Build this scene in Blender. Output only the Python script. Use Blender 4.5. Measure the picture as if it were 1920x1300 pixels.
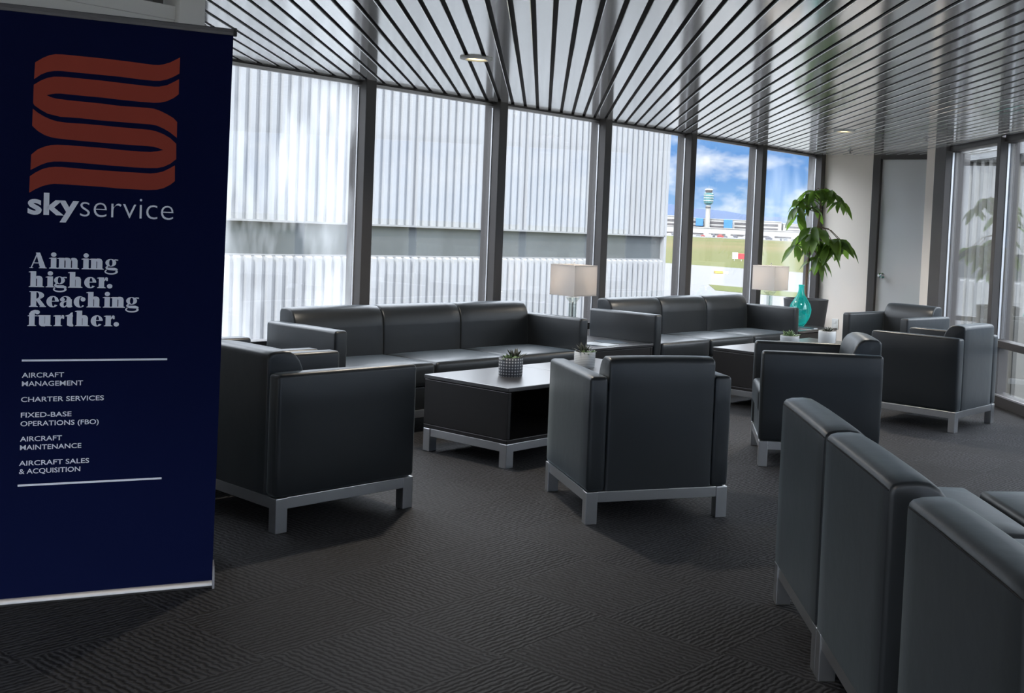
import bpy, bmesh, math, random
from mathutils import Vector, Matrix

for o in list(bpy.data.objects):
    bpy.data.objects.remove(o, do_unlink=True)
scene = bpy.context.scene
C = scene.collection
PI = math.pi
R = math.radians

# ------------------------------------------------------------------ camera
F_PX, CX, CY = 2114.0975, 1283.0967, 527.6401
PITCH, ROLL, YAW = 0.044479, 0.046080, 0.933352
EYE = Vector((0.0, 0.0, 1.5))
fw = Vector((math.sin(YAW) * math.cos(PITCH), math.cos(YAW) * math.cos(PITCH), -math.sin(PITCH)))
rt = Vector((math.cos(YAW), -math.sin(YAW), 0))
up = rt.cross(fw)
cr = rt * math.cos(ROLL) + up * math.sin(ROLL)
cu = -rt * math.sin(ROLL) + up * math.cos(ROLL)
cam_d = bpy.data.cameras.new('camera')
cam = bpy.data.objects.new('camera', cam_d)
C.objects.link(cam)
cam.matrix_world = Matrix(((cr.x, cu.x, -fw.x, EYE.x), (cr.y, cu.y, -fw.y, EYE.y), (cr.z, cu.z, -fw.z, EYE.z), (0, 0, 0, 1)))
cam_d.sensor_fit = 'HORIZONTAL'
cam_d.sensor_width = 36.0
cam_d.lens = F_PX / 1920.0 * 36.0
cam_d.shift_x = (960 - CX) / 1920.0
cam_d.shift_y = (CY - 650) / 1920.0
cam_d.clip_start = 0.05
cam_d.clip_end = 30000
scene.camera = cam

# ------------------------------------------------------------------ exposure, sky, sun
vs = scene.view_settings
vs.view_transform = 'Standard'
vs.look = 'None'
vs.exposure = 1.5
vs.gamma = 1.0
vs.use_curve_mapping = False

SUN_STRENGTH = 1.9
SKY_STRENGTH = 0.75


def build_world():
    w = bpy.data.worlds.new('sky')
    scene.world = w
    w.use_nodes = True
    nt = w.node_tree
    nt.nodes.clear()
    N, L = nt.nodes.new, nt.links.new
    out = N('ShaderNodeOutputWorld')
    bg = N('ShaderNodeBackground')
    bg.inputs['Strength'].default_value = SKY_STRENGTH
    tc = N('ShaderNodeTexCoord')
    sep = N('ShaderNodeSeparateXYZ')
    L(tc.outputs['Generated'], sep.inputs[0])
    grad = N('ShaderNodeValToRGB')
    grad.color_ramp.elements[0].position = 0.0
    grad.color_ramp.elements[0].color = (0.22, 0.36, 0.55, 1)
    grad.color_ramp.elements[1].position = 0.5
    grad.color_ramp.elements[1].color = (0.62, 0.80, 1.15, 1)
    e = grad.color_ramp.elements.new(0.06)
    e.color = (0.085, 0.20, 0.43, 1)
    e2 = grad.color_ramp.elements.new(0.16)
    e2.color = (0.16, 0.30, 0.52, 1)
    L(sep.outputs['Z'], grad.inputs[0])
    mp = N('ShaderNodeMapping')
    mp.inputs['Scale'].default_value = (1, 1, 2.1)
    mp.inputs['Location'].default_value = (0.37, 0.11, 0.055)
    L(tc.outputs['Generated'], mp.inputs[0])
    nz = N('ShaderNodeTexNoise')
    nz.inputs['Scale'].default_value = 15.0
    nz.inputs['Detail'].default_value = 7.0
    nz.inputs['Roughness'].default_value = 0.55
    L(mp.outputs[0], nz.inputs['Vector'])
    # more cloud higher up
    add = N('ShaderNodeMath')
    add.operation = 'MULTIPLY_ADD'
    clampz = N('ShaderNodeMapRange')
    clampz.inputs['From Min'].default_value = 0.085
    clampz.inputs['From Max'].default_value = 0.20
    clampz.inputs['To Min'].default_value = 0.0
    clampz.inputs['To Max'].default_value = 0.22
    L(sep.outputs['Z'], clampz.inputs['Value'])
    addn = N('ShaderNodeMath')
    addn.operation = 'ADD'
    L(nz.outputs['Fac'], addn.inputs[0])
    L(clampz.outputs[0], addn.inputs[1])
    cr_ = N('ShaderNodeValToRGB')
    cr_.color_ramp.elements[0].position = 0.485
    cr_.color_ramp.elements[0].color = (0, 0, 0, 1)
    cr_.color_ramp.elements[1].position = 0.68
    cr_.color_ramp.elements[1].color = (1, 1, 1, 1)
    L(addn.outputs[0], cr_.inputs[0])
    mix = N('ShaderNodeMixRGB')
    cc = N('ShaderNodeValToRGB')      # clouds are brighter overhead than at the horizon
    cc.color_ramp.elements[0].position = 0.10
    cc.color_ramp.elements[0].color = (0.58, 0.60, 0.64, 1)
    cc.color_ramp.elements[1].position = 0.42
    cc.color_ramp.elements[1].color = (3.2, 3.4, 3.8, 1)
    L(sep.outputs['Z'], cc.inputs[0])
    L(cc.outputs[0], mix.inputs[2])
    L(cr_.outputs[0], mix.inputs[0])
    L(grad.outputs[0], mix.inputs[1])
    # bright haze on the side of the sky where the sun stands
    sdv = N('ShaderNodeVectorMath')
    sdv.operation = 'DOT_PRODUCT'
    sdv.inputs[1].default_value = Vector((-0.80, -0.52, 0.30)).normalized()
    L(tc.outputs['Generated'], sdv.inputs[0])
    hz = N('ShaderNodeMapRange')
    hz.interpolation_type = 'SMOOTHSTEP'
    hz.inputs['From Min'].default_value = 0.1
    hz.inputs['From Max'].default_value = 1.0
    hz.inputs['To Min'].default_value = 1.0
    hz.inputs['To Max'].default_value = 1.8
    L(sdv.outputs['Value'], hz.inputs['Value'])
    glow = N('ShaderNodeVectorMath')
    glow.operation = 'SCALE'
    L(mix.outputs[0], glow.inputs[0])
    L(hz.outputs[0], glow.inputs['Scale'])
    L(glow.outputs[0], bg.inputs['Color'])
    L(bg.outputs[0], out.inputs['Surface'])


build_world()
sun_d = bpy.data.lights.new('sun', 'SUN')
sun_d.energy = SUN_STRENGTH
sun_d.angle = R(0.6)
sun_d.color = (1.0, 0.97, 0.92)
sun = bpy.data.objects.new('sun', sun_d)
C.objects.link(sun)
to_sun = Vector((-1.0, -0.46, 0.80)).normalized()
sun.rotation_euler = to_sun.to_track_quat('Z', 'Y').to_euler()
sun.location = (-8, -8, 12)

# ------------------------------------------------------------------ materials
MATS = {}


def mat(name, color, rough=0.5, metal=0.0, spec=0.5, bump=None, coat=0.0, emit=None, trans=0.0, noise=None, ior=None):
    if name in MATS:
        return MATS[name]
    m = bpy.data.materials.new(name)
    m.use_nodes = True
    nt = m.node_tree
    b = nt.nodes['Principled BSDF']
    b.inputs['Base Color'].default_value = (*color, 1)
    b.inputs['Roughness'].default_value = rough
    b.inputs['Metallic'].default_value = metal
    b.inputs['Specular IOR Level'].default_value = spec
    b.inputs['Coat Weight'].default_value = coat
    if ior:
        b.inputs['IOR'].default_value = ior
    if trans:
        b.inputs['Transmission Weight'].default_value = trans
    if emit:
        b.inputs['Emission Color'].default_value = (*emit[0], 1)
        b.inputs['Emission Strength'].default_value = emit[1]
    if noise:  # (scale, amount) mottled colour of the thing itself
        tc = nt.nodes.new('ShaderNodeTexCoord')
        n = nt.nodes.new('ShaderNodeTexNoise')
        n.inputs['Scale'].default_value = noise[0]
        n.inputs['Detail'].default_value = 5
        nt.links.new(tc.outputs['Object'], n.inputs['Vector'])
        r = nt.nodes.new('ShaderNodeValToRGB')
        k = noise[1]
        r.color_ramp.elements[0].position = 0.3
        r.color_ramp.elements[1].position = 0.7
        r.color_ramp.elements[0].color = (*[c * (1 - k) for c in color], 1)
        r.color_ramp.elements[1].color = (*[min(1, c * (1 + k)) for c in color], 1)
        nt.links.new(n.outputs['Fac'], r.inputs[0])
        nt.links.new(r.outputs[0], b.inputs['Base Color'])
    if bump:  # (scale, strength, (stretch))
        tc = nt.nodes.new('ShaderNodeTexCoord')
        mpn = nt.nodes.new('ShaderNodeMapping')
        if len(bump) > 2:
            mpn.inputs['Scale'].default_value = bump[2]
        n = nt.nodes.new('ShaderNodeTexNoise')
        n.inputs['Scale'].default_value = bump[0]
        n.inputs['Detail'].default_value = 4
        bp = nt.nodes.new('ShaderNodeBump')
        bp.inputs['Strength'].default_value = bump[1]
        bp.inputs['Distance'].default_value = 0.02
        nt.links.new(tc.outputs['Object'], mpn.inputs[0])
        nt.links.new(mpn.outputs[0], n.inputs['Vector'])
        nt.links.new(n.outputs['Fac'], bp.inputs['Height'])
        nt.links.new(bp.outputs[0], b.inputs['Normal'])
    MATS[name] = m
    return m


LEATHER = mat('black_leather', (0.0155, 0.0180, 0.0205), 0.37, 0, 0.5, bump=(9, 0.07))
_lb = LEATHER.node_tree.nodes['Principled BSDF']      # worn semi-matt hide: soft sheen at glancing angles
_lb.inputs['Sheen Weight'].default_value = 0.22
_lb.inputs['Sheen Roughness'].default_value = 0.35
_lb.inputs['Sheen Tint'].default_value = (0.76, 0.91, 1.0, 1)
STEEL = mat('brushed_steel', (0.64, 0.645, 0.655), 0.32, 1.0)
DARKWOOD = mat('dark_laminate', (0.014, 0.012, 0.012), 0.40, 0, 0.5, bump=(30, 0.02))
TABLETOP = mat('dark_tabletop', (0.018, 0.015, 0.016), 0.34, 0, 1.0, coat=0.8)
TABLETOP.node_tree.nodes['Principled BSDF'].inputs['Coat Roughness'].default_value = 0.30
FRAME = mat('bronze_aluminium', (0.070, 0.064, 0.062), 0.45, 0.25)
SEAL = mat('silver_seal', (0.75, 0.75, 0.77), 0.35, 0.8)
SLAT = mat('lacquered_slat', (0.93, 0.93, 0.92), 0.12, 0.62, 0.5, bump=(1.4, 0.05, (1, 1, 1)), noise=None)
BACKING = mat('ceiling_backing', (0.035, 0.03, 0.028), 0.7, bump=(20, 0.1))
WALLPAINT = mat('beige_paint', (0.84, 0.765, 0.69), 0.7, bump=(60, 0.04))
DARKWALL = mat('dark_wall', (0.11, 0.11, 0.115), 0.7, bump=(40, 0.04))
WHITEPAINT = mat('white_paint', (0.78, 0.77, 0.75), 0.5, bump=(60, 0.03))
DOORPAINT = mat('grey_gloss_door', (0.66, 0.67, 0.68), 0.16, 0, 0.5, bump=(2, 0.02), coat=0.3)
CHROME = mat('chrome', (0.8, 0.8, 0.8), 0.1, 1.0)
SIDING = mat('white_siding', (0.20, 0.205, 0.212), 0.45, 0.0, 0.4, noise=(0.7, 0.05))
BANDGLASS = mat('grey_ribbon_glazing', (0.055, 0.062, 0.066), 0.25, 0.0, 0.5, noise=(0.6, 0.22))
FASCIA = mat('fascia_grey', (0.15, 0.153, 0.157), 0.5, bump=(10, 0.03))
ANNEX = mat('annex_siding', (0.10, 0.097, 0.09), 0.6, noise=(1.5, 0.1))
CONCRETE = mat('apron_concrete', (0.068, 0.067, 0.066), 0.85, noise=(0.08, 0.07))
RED = mat('sign_red', (0.3, 0.02, 0.025), 0.5, bump=(30, 0.02))
YELLOW = mat('marker_yellow', (0.25, 0.17, 0.02), 0.5, bump=(30, 0.02))
PLASTIC_WHITE = mat('white_plastic', (0.7, 0.7, 0.68), 0.4, bump=(60, 0.02))
NAVY = mat('navy_banner_print', (0.0030, 0.0062, 0.040), 0.8, 0, 0.08, bump=(120, 0.03))
ORANGE = mat('orange_print', (0.36, 0.062, 0.040), 0.8, 0, 0.08, bump=(120, 0.03))
LETTER = mat('pale_print', (0.90, 0.90, 0.97), 0.8, 0, 0.1, bump=(120, 0.03))
ALU = mat('satin_aluminium', (0.42, 0.41, 0.41), 0.4, 0.9, bump=(50, 0.03))
SHADE = mat('linen_shade', (0.76, 0.73, 0.70), 0.9, bump=(300, 0.15))
_nt = SHADE.node_tree
_tl = _nt.nodes.new('ShaderNodeBsdfTranslucent')
_tl.inputs[0].default_value = (0.78, 0.74, 0.70, 1)
_mx = _nt.nodes.new('ShaderNodeMixShader')
_mx.inputs[0].default_value = 0.45
_nt.links.new(_nt.nodes['Principled BSDF'].outputs[0], _mx.inputs[1])
_nt.links.new(_tl.outputs[0], _mx.inputs[2])
_nt.links.new(_mx.outputs[0], _nt.nodes['Material Output'].inputs['Surface'])
CERAMIC = mat('white_ceramic', (0.62, 0.63, 0.63), 0.5, bump=(50, 0.03))
SOIL = mat('potting_soil', (0.03, 0.022, 0.016), 0.95, bump=(80, 0.5))
PLANTERGREY = mat('charcoal_planter', (0.045, 0.045, 0.05), 0.5, bump=(50, 0.03))
BARK = mat('brown_bark', (0.16, 0.11, 0.075), 0.85, bump=(40, 0.4))
SUCCULENT = mat('succulent_green', (0.16, 0.24, 0.11), 0.5, noise=(25, 0.35))
SUCC_DARK = mat('dark_succulent', (0.07, 0.075, 0.06), 0.5, noise=(25, 0.35))
PAPER = mat('magazine_paper', (0.55, 0.60, 0.64), 0.35, noise=(9, 0.4))
DARKPRINT = mat('dark_cover', (0.05, 0.07, 0.09), 0.35, noise=(9, 0.4))
TEAL_TOWER = mat('tower_glass', (0.055, 0.125, 0.13), 0.3, 0.1, noise=(0.3, 0.2))
TOWERWHITE = mat('tower_concrete', (0.20, 0.19, 0.17), 0.8, noise=(0.3, 0.05))
TERMWHITE = mat('terminal_white', (0.22, 0.215, 0.205), 0.7, noise=(0.1, 0.06))
TERMGLASS = mat('terminal_glazing', (0.055, 0.05, 0.05), 0.3, noise=(0.1, 0.25))
BLUE = mat('bright_blue_cladding', (0.012, 0.09, 0.24), 0.5, bump=(1, 0.02))
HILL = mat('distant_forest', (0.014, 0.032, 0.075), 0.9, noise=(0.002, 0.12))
EMIT_WARM = mat('downlight_lens', (0.9, 0.8, 0.6), 0.4, emit=((1.0, 0.80, 0.42), 1.6))


def grass_mat():
    m = bpy.data.materials.new('airfield_grass')
    m.use_nodes = True
    nt = m.node_tree
    b = nt.nodes['Principled BSDF']
    b.inputs['Roughness'].default_value = 0.95
    b.inputs['Specular IOR Level'].default_value = 0.1
    tc = nt.nodes.new('ShaderNodeTexCoord')
    mp = nt.nodes.new('ShaderNodeMapping')
    mp.inputs['Rotation'].default_value = (0, 0, R(-53))
    mp.inputs['Scale'].default_value = (0.002, 0.011, 1)
    n = nt.nodes.new('ShaderNodeTexNoise')
    n.inputs['Scale'].default_value = 1.0
    n.inputs['Detail'].default_value = 6
    r = nt.nodes.new('ShaderNodeValToRGB')
    r.color_ramp.elements[0].position = 0.35
    r.color_ramp.elements[0].color = (0.048, 0.056, 0.013, 1)
    r.color_ramp.elements[1].position = 0.66
    r.color_ramp.elements[1].color = (0.085, 0.066, 0.028, 1)
    nt.links.new(tc.outputs['Object'], mp.inputs[0])
    nt.links.new(mp.outputs[0], n.inputs['Vector'])
    nt.links.new(n.outputs['Fac'], r.inputs[0])
    nt.links.new(r.outputs[0], b.inputs['Base Color'])
    return m


GRASS = grass_mat()


def glass_mat(name, haze=0.0, tint=(0.975, 0.985, 0.98), f0=0.055):
    """thin clear pane: Schlick mix of see-through and mirror; haze = strength of patchy milky white mixed in"""
    m = bpy.data.materials.new(name)
    m.use_nodes = True
    nt = m.node_tree
    nt.nodes.clear()
    N, L = nt.nodes.new, nt.links.new
    out = N('ShaderNodeOutputMaterial')
    tr = N('ShaderNodeBsdfTransparent')
    tr.inputs[0].default_value = (*tint, 1)
    gl = N('ShaderNodeBsdfGlossy')
    gl.inputs['Roughness'].default_value = 0.004
    gl.inputs[0].default_value = (1, 1, 1, 1)
    geo = N('ShaderNodeNewGeometry')
    dot = N('ShaderNodeVectorMath')
    dot.operation = 'DOT_PRODUCT'
    L(geo.outputs['Normal'], dot.inputs[0])
    L(geo.outputs['Incoming'], dot.inputs[1])
    ab = N('ShaderNodeMath')
    ab.operation = 'ABSOLUTE'
    L(dot.outputs['Value'], ab.inputs[0])
    om = N('ShaderNodeMath')
    om.operation = 'SUBTRACT'
    om.inputs[0].default_value = 1.0
    L(ab.outputs[0], om.inputs[1])
    pw = N('ShaderNodeMath')
    pw.operation = 'POWER'
    pw.inputs[1].default_value = 5.0
    L(om.outputs[0], pw.inputs[0])
    ma = N('ShaderNodeMath')
    ma.operation = 'MULTIPLY_ADD'
    ma.inputs[1].default_value = 1 - f0
    ma.inputs[2].default_value = f0
    L(pw.outputs[0], ma.inputs[0])
    mx = N('ShaderNodeMixShader')
    L(ma.outputs[0], mx.inputs[0])
    L(tr.outputs[0], mx.inputs[1])
    L(gl.outputs[0], mx.inputs[2])
    last = mx
    if haze > 0:
        tc = N('ShaderNodeTexCoord')
        mp = N('ShaderNodeMapping')
        mp.inputs['Scale'].default_value = (2.4, 2.4, 0.7)
        L(tc.outputs['Object'], mp.inputs[0])
        nz = N('ShaderNodeTexNoise')
        nz.inputs['Scale'].default_value = 1.5
        nz.inputs['Detail'].default_value = 5
        L(mp.outputs[0], nz.inputs['Vector'])
        mr = N('ShaderNodeMapRange')
        mr.inputs['From Min'].default_value = 0.40
        mr.inputs['From Max'].default_value = 0.72
        mr.inputs['To Max'].default_value = haze
        L(nz.outputs['Fac'], mr.inputs['Value'])
        tl = N('ShaderNodeBsdfTranslucent')
        tl.inputs[0].default_value = (0.9, 0.92, 0.92, 1)
        m2 = N('ShaderNodeMixShader')
        L(mr.outputs[0], m2.inputs[0])
        L(mx.outputs[0], m2.inputs[1])
        L(tl.outputs[0], m2.inputs[2])
        last = m2
    L(last.outputs[0], out.inputs['Surface'])
    return m


GLASS = glass_mat('window_glass')
GLASS_HAZY = glass_mat('window_glass_patchy', haze=0.3)  # pane with milky white patches mixed in by noise
GLASS_FAINT_HAZE = glass_mat('window_glass_faint_patchy', haze=0.09)  # same milky patches, much fainter
GLASS_RIGHT = glass_mat('tinted_window_glass', tint=(0.93, 0.95, 0.95), f0=0.19)
CLEAR = glass_mat('clear_lamp_glass', tint=(0.80, 0.84, 0.82), f0=0.10)


def teal_glass():
    m = bpy.data.materials.new('teal_glass')
    m.use_nodes = True
    nt = m.node_tree
    nt.nodes.clear()
    N, L = nt.nodes.new, nt.links.new
    out = N('ShaderNodeOutputMaterial')
    tr = N('ShaderNodeBsdfTransparent')
    tr.inputs[0].default_value = (0.42, 0.88, 0.86, 1)
    df = N('ShaderNodeBsdfTranslucent')
    df.inputs[0].default_value = (0.16, 0.90, 0.84, 1)
    gl = N('ShaderNodeBsdfGlossy')
    gl.inputs['Roughness'].default_value = 0.03
    lw = N('ShaderNodeLayerWeight')
    lw.inputs[0].default_value = 0.35
    m1 = N('ShaderNodeMixShader')
    rp = N('ShaderNodeMapRange')
    rp.inputs['From Min'].default_value = 0.3
    rp.inputs['From Max'].default_value = 1.0
    rp.inputs['To Min'].default_value = 0.18
    rp.inputs['To Max'].default_value = 0.75
    L(lw.outputs['Facing'], rp.inputs['Value'])
    L(rp.outputs[0], m1.inputs[0])
    L(tr.outputs[0], m1.inputs[1])
    L(df.outputs[0], m1.inputs[2])
    m2 = N('ShaderNodeMixShader')
    m2.inputs[0].default_value = 0.09
    L(m1.outputs[0], m2.inputs[1])
    L(gl.outputs[0], m2.inputs[2])
    L(m2.outputs[0], out.inputs['Surface'])
    return m


TEAL = teal_glass()


def carpet_mat():
    m = bpy.data.materials.new('charcoal_carpet_tiles')
    m.use_nodes = True
    nt = m.node_tree
    b = nt.nodes['Principled BSDF']
    b.inputs['Roughness'].default_value = 0.72
    b.inputs['Specular IOR Level'].default_value = 0.28
    N, L = nt.nodes.new, nt.links.new
    tc = N('ShaderNodeTexCoord')
    # quarter-turned tiles
    ck = N('ShaderNodeTexChecker')
    ck.inputs['Scale'].default_value = 1.0 / 0.55
    ck.inputs['Color1'].default_value = (0, 0, 0, 1)
    ck.inputs['Color2'].default_value = (1, 1, 1, 1)
    L(tc.outputs['Object'], ck.inputs['Vector'])
    def bands(direction):
        w = N('ShaderNodeTexWave')
        w.wave_type = 'BANDS'
        w.bands_direction = direction
        w.inputs['Scale'].default_value = 13.0
        w.inputs['Distortion'].default_value = 4.2
        w.inputs['Detail'].default_value = 2.5
        w.inputs['Detail Scale'].default_value = 2.2
        L(tc.outputs['Object'], w.inputs['Vector'])
        return w
    wx, wy = bands('X'), bands('Y')
    mx = N('ShaderNodeMixRGB')
    L(ck.outputs['Color'], mx.inputs[0])
    L(wx.outputs['Color'], mx.inputs[1])
    L(wy.outputs['Color'], mx.inputs[2])
    nz = N('ShaderNodeTexNoise')
    nz.inputs['Scale'].default_value = 45
    nz.inputs['Detail'].default_value = 4
    L(tc.outputs['Object'], nz.inputs['Vector'])
    mul = N('ShaderNodeMixRGB')
    mul.blend_type = 'MULTIPLY'
    mul.inputs[0].default_value = 0.7
    L(mx.outputs[0], mul.inputs[1])
    L(nz.outputs['Fac'], mul.inputs[2])
    r = N('ShaderNodeValToRGB')
    r.color_ramp.elements[0].position = 0.02
    r.color_ramp.elements[0].color = (0.0035, 0.0036, 0.0044, 1)
    r.color_ramp.elements[1].position = 0.55
    r.color_ramp.elements[1].color = (0.043, 0.042, 0.0455, 1)
    L(mul.outputs[0], r.inputs[0])
    L(r.outputs[0], b.inputs['Base Color'])
    bp = N('ShaderNodeBump')
    bp.inputs['Strength'].default_value = 0.55
    bp.inputs['Distance'].default_value = 0.008
    L(mul.outputs[0], bp.inputs['Height'])
    L(bp.outputs[0], b.inputs['Normal'])
    return m


CARPET = carpet_mat()


def leaf_mat():
    m = bpy.data.materials.new('glossy_leaf')
    m.use_nodes = True
    nt = m.node_tree
    nt.nodes.clear()
    N, L = nt.nodes.new, nt.links.new
    out = N('ShaderNodeOutputMaterial')
    b = N('ShaderNodeBsdfPrincipled')
    b.inputs['Roughness'].default_value = 0.35
    tc = N('ShaderNodeTexCoord')
    n = N('ShaderNodeTexNoise')
    n.inputs['Scale'].default_value = 7
    r = N('ShaderNodeValToRGB')
    r.color_ramp.elements[0].position = 0.35
    r.color_ramp.elements[0].color = (0.030, 0.065, 0.020, 1)
    r.color_ramp.elements[1].position = 0.7
    r.color_ramp.elements[1].color = (0.15, 0.25, 0.045, 1)
    L(tc.outputs['Object'], n.inputs['Vector'])
    L(n.outputs['Fac'], r.inputs[0])
    L(r.outputs[0], b.inputs['Base Color'])
    t = N('ShaderNodeBsdfTranslucent')
    t.inputs[0].default_value = (0.20, 0.36, 0.05, 1)
    mx = N('ShaderNodeMixShader')
    mx.inputs[0].default_value = 0.45
    L(b.outputs[0], mx.inputs[1])
    L(t.outputs[0], mx.inputs[2])
    L(mx.outputs[0], out.inputs['Surface'])
    return m


LEAF = leaf_mat()


def patterned_pot_mat():
    m = bpy.data.materials.new('patterned_grey_ceramic')
    m.use_nodes = True
    nt = m.node_tree
    b = nt.nodes['Principled BSDF']
    b.inputs['Roughness'].default_value = 0.55
    N, L = nt.nodes.new, nt.links.new
    tc = N('ShaderNodeTexCoord')
    sep = N('ShaderNodeSeparateXYZ')
    L(tc.outputs['Object'], sep.inputs[0])
    at = N('ShaderNodeMath')
    at.operation = 'ARCTAN2'
    L(sep.outputs['X'], at.inputs[0])
    L(sep.outputs['Y'], at.inputs[1])
    cmb = N('ShaderNodeCombineXYZ')
    sa = N('ShaderNodeMath')
    sa.operation = 'MULTIPLY'
    sa.inputs[1].default_value = 4.0
    L(at.outputs[0], sa.inputs[0])
    sz = N('ShaderNodeMath')
    sz.operation = 'MULTIPLY'
    sz.inputs[1].default_value = 52.0
    L(sep.outputs['Z'], sz.inputs[0])
    L(sa.outputs[0], cmb.inputs[0])
    L(sz.outputs[0], cmb.inputs[1])
    vo = N('ShaderNodeTexVoronoi')
    vo.inputs['Scale'].default_value = 1.0
    vo.inputs['Randomness'].default_value = 0.0
    L(cmb.outputs[0], vo.inputs['Vector'])
    r = N('ShaderNodeValToRGB')
    r.color_ramp.interpolation = 'CONSTANT'
    r.color_ramp.elements[0].color = (0.55, 0.56, 0.57, 1)
    r.color_ramp.elements[1].position = 0.29
    r.color_ramp.elements[1].color = (0.06, 0.065, 0.08, 1)
    L(vo.outputs['Distance'], r.inputs[0])
    L(r.outputs[0], b.inputs['Base Color'])
    return m


POTPATTERN = patterned_pot_mat()


def ribbed_pot_mat():
    m = bpy.data.materials.new('pale_ribbed_ceramic')
    m.use_nodes = True
    nt = m.node_tree
    b = nt.nodes['Principled BSDF']
    b.inputs['Roughness'].default_value = 0.55
    N, L = nt.nodes.new, nt.links.new
    tc = N('ShaderNodeTexCoord')
    w = N('ShaderNodeTexWave')
    w.bands_direction = 'Z'
    w.inputs['Scale'].default_value = 26
    w.inputs['Distortion'].default_value = 0.6
    L(tc.outputs['Object'], w.inputs['Vector'])
    r = N('ShaderNodeValToRGB')
    r.color_ramp.elements[0].color = (0.40, 0.42, 0.44, 1)
    r.color_ramp.elements[1].color = (0.58, 0.60, 0.61, 1)
    L(w.outputs['Color'], r.inputs[0])
    L(r.outputs[0], b.inputs['Base Color'])
    return m


POTRIBBED = ribbed_pot_mat()

# ------------------------------------------------------------------ mesh helpers


def add_box(bm, x0, x1, y0, y1, z0, z1, r=0.0, seg=2):
    res = bmesh.ops.create_cube(bm, size=1.0)
    vs_ = res['verts']
    for v in vs_:
        v.co = Vector((x0 + (v.co.x + .5) * (x1 - x0), y0 + (v.co.y + .5) * (y1 - y0), z0 + (v.co.z + .5) * (z1 - z0)))
    if r > 0:
        es = list({e for v in vs_ for e in v.link_edges})
        bmesh.ops.bevel(bm, geom=es, offset=r, segments=seg, profile=0.5, affect='EDGES', clamp_overlap=True)
    return vs_


def cut(bm, axis, values):
    n = [(1, 0, 0), (0, 1, 0), (0, 0, 1)][axis]
    for v in values:
        co = [0, 0, 0]
        co[axis] = v
        bmesh.ops.bisect_plane(bm, geom=bm.verts[:] + bm.edges[:] + bm.faces[:], plane_co=co, plane_no=n, dist=1e-6)


def lerp(a, b, n):
    return [a + (b - a) * (i + 1) / (n + 1) for i in range(n)]


def cushion(x0, x1, y0, y1, z0, z1, r=0.025, pz=0.0, py=0.0, px=0.0, seg=3, nx=5, ny=5, nz=3):
    """soft box: rounded edges and slightly crowned faces"""
    bm = bmesh.new()
    add_box(bm, x0, x1, y0, y1, z0, z1, r, seg)
    cut(bm, 0, lerp(x0 + r, x1 - r, nx))
    cut(bm, 1, lerp(y0 + r, y1 - r, ny))
    cut(bm, 2, lerp(z0 + r, z1 - r, nz))
    cx, cy, cz = (x0 + x1) / 2, (y0 + y1) / 2, (z0 + z1) / 2
    hx, hy, hz = (x1 - x0) / 2, (y1 - y0) / 2, (z1 - z0) / 2
    for v in bm.verts:
        u, w, t = (v.co.x - cx) / hx, (v.co.y - cy) / hy, (v.co.z - cz) / hz
        fx, fy, fz = 1 - abs(u) ** 3, 1 - abs(w) ** 3, 1 - abs(t) ** 3
        v.co.z += pz * max(0, t) * fx * fy
        v.co.y += py * w * fx * fz
        v.co.x += px * u * fy * fz
    return bm


def prism(bm, pts, axis, a, b):
    """polygon pts in the plane normal to axis, extruded a..b"""
    def mk(p, t):
        if axis == 0:
            return (t, p[0], p[1])
        if axis == 1:
            return (p[0], t, p[1])
        return (p[0], p[1], t)
    va = [bm.verts.new(mk(p, a)) for p in pts]
    vb = [bm.verts.new(mk(p, b)) for p in pts]
    n = len(pts)
    bm.faces.new(va)
    bm.faces.new(vb[::-1])
    for i in range(n):
        bm.faces.new((va[i], vb[i], vb[(i + 1) % n], va[(i + 1) % n]))
    bmesh.ops.recalc_face_normals(bm, faces=bm.faces[:])


def add_lathe(bm, prof, n=24, center=(0, 0, 0), cap_bottom=True, cap_top=False):
    rings = []
    for r, z in prof:
        ring = [bm.verts.new((center[0] + r * math.cos(2 * PI * i / n), center[1] + r * math.sin(2 * PI * i / n), center[2] + z)) for i in range(n)]
        rings.append(ring)
    for a, b in zip(rings[:-1], rings[1:]):
        for i in range(n):
            bm.faces.new((a[i], a[(i + 1) % n], b[(i + 1) % n], b[i]))
    if cap_bottom:
        bm.faces.new(rings[0][::-1])
    if cap_top:
        bm.faces.new(rings[-1])


def add_tube(bm, pts, radii, n=8):
    rings = []
    P = [Vector(p) for p in pts]
    for i, p in enumerate(P):
        d = (P[min(i + 1, len(P) - 1)] - P[max(i - 1, 0)]).normalized()
        a = d.orthogonal().normalized() if i == 0 else (a - d * a.dot(d)).normalized()
        b = d.cross(a)
        r = radii[i] if isinstance(radii, (list, tuple)) else radii
        rings.append([bm.verts.new(p + (a * math.cos(2 * PI * k / n) + b * math.sin(2 * PI * k / n)) * r) for k in range(n)])
    for r0, r1 in zip(rings[:-1], rings[1:]):
        for k in range(n):
            bm.faces.new((r0[k], r0[(k + 1) % n], r1[(k + 1) % n], r1[k]))
    bm.faces.new(rings[0][::-1])
    bm.faces.new(rings[-1])


def obj(name, bm, m, parent=None, smooth=None, loc=None, rot=None):
    me = bpy.data.meshes.new(name)
    if isinstance(m, (list, tuple)):
        for q in m:
            me.materials.append(q)
    else:
        me.materials.append(m)
    bm.normal_update()
    bm.to_mesh(me)
    bm.free()
    if smooth is not None:
        for p in me.polygons:
            p.use_smooth = True
        me.set_sharp_from_angle(angle=R(smooth))
    o = bpy.data.objects.new(name, me)
    C.objects.link(o)
    if parent:
        o.parent = parent
    if loc:
        o.location = loc
    if rot:
        o.rotation_euler = rot
    return o


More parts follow.
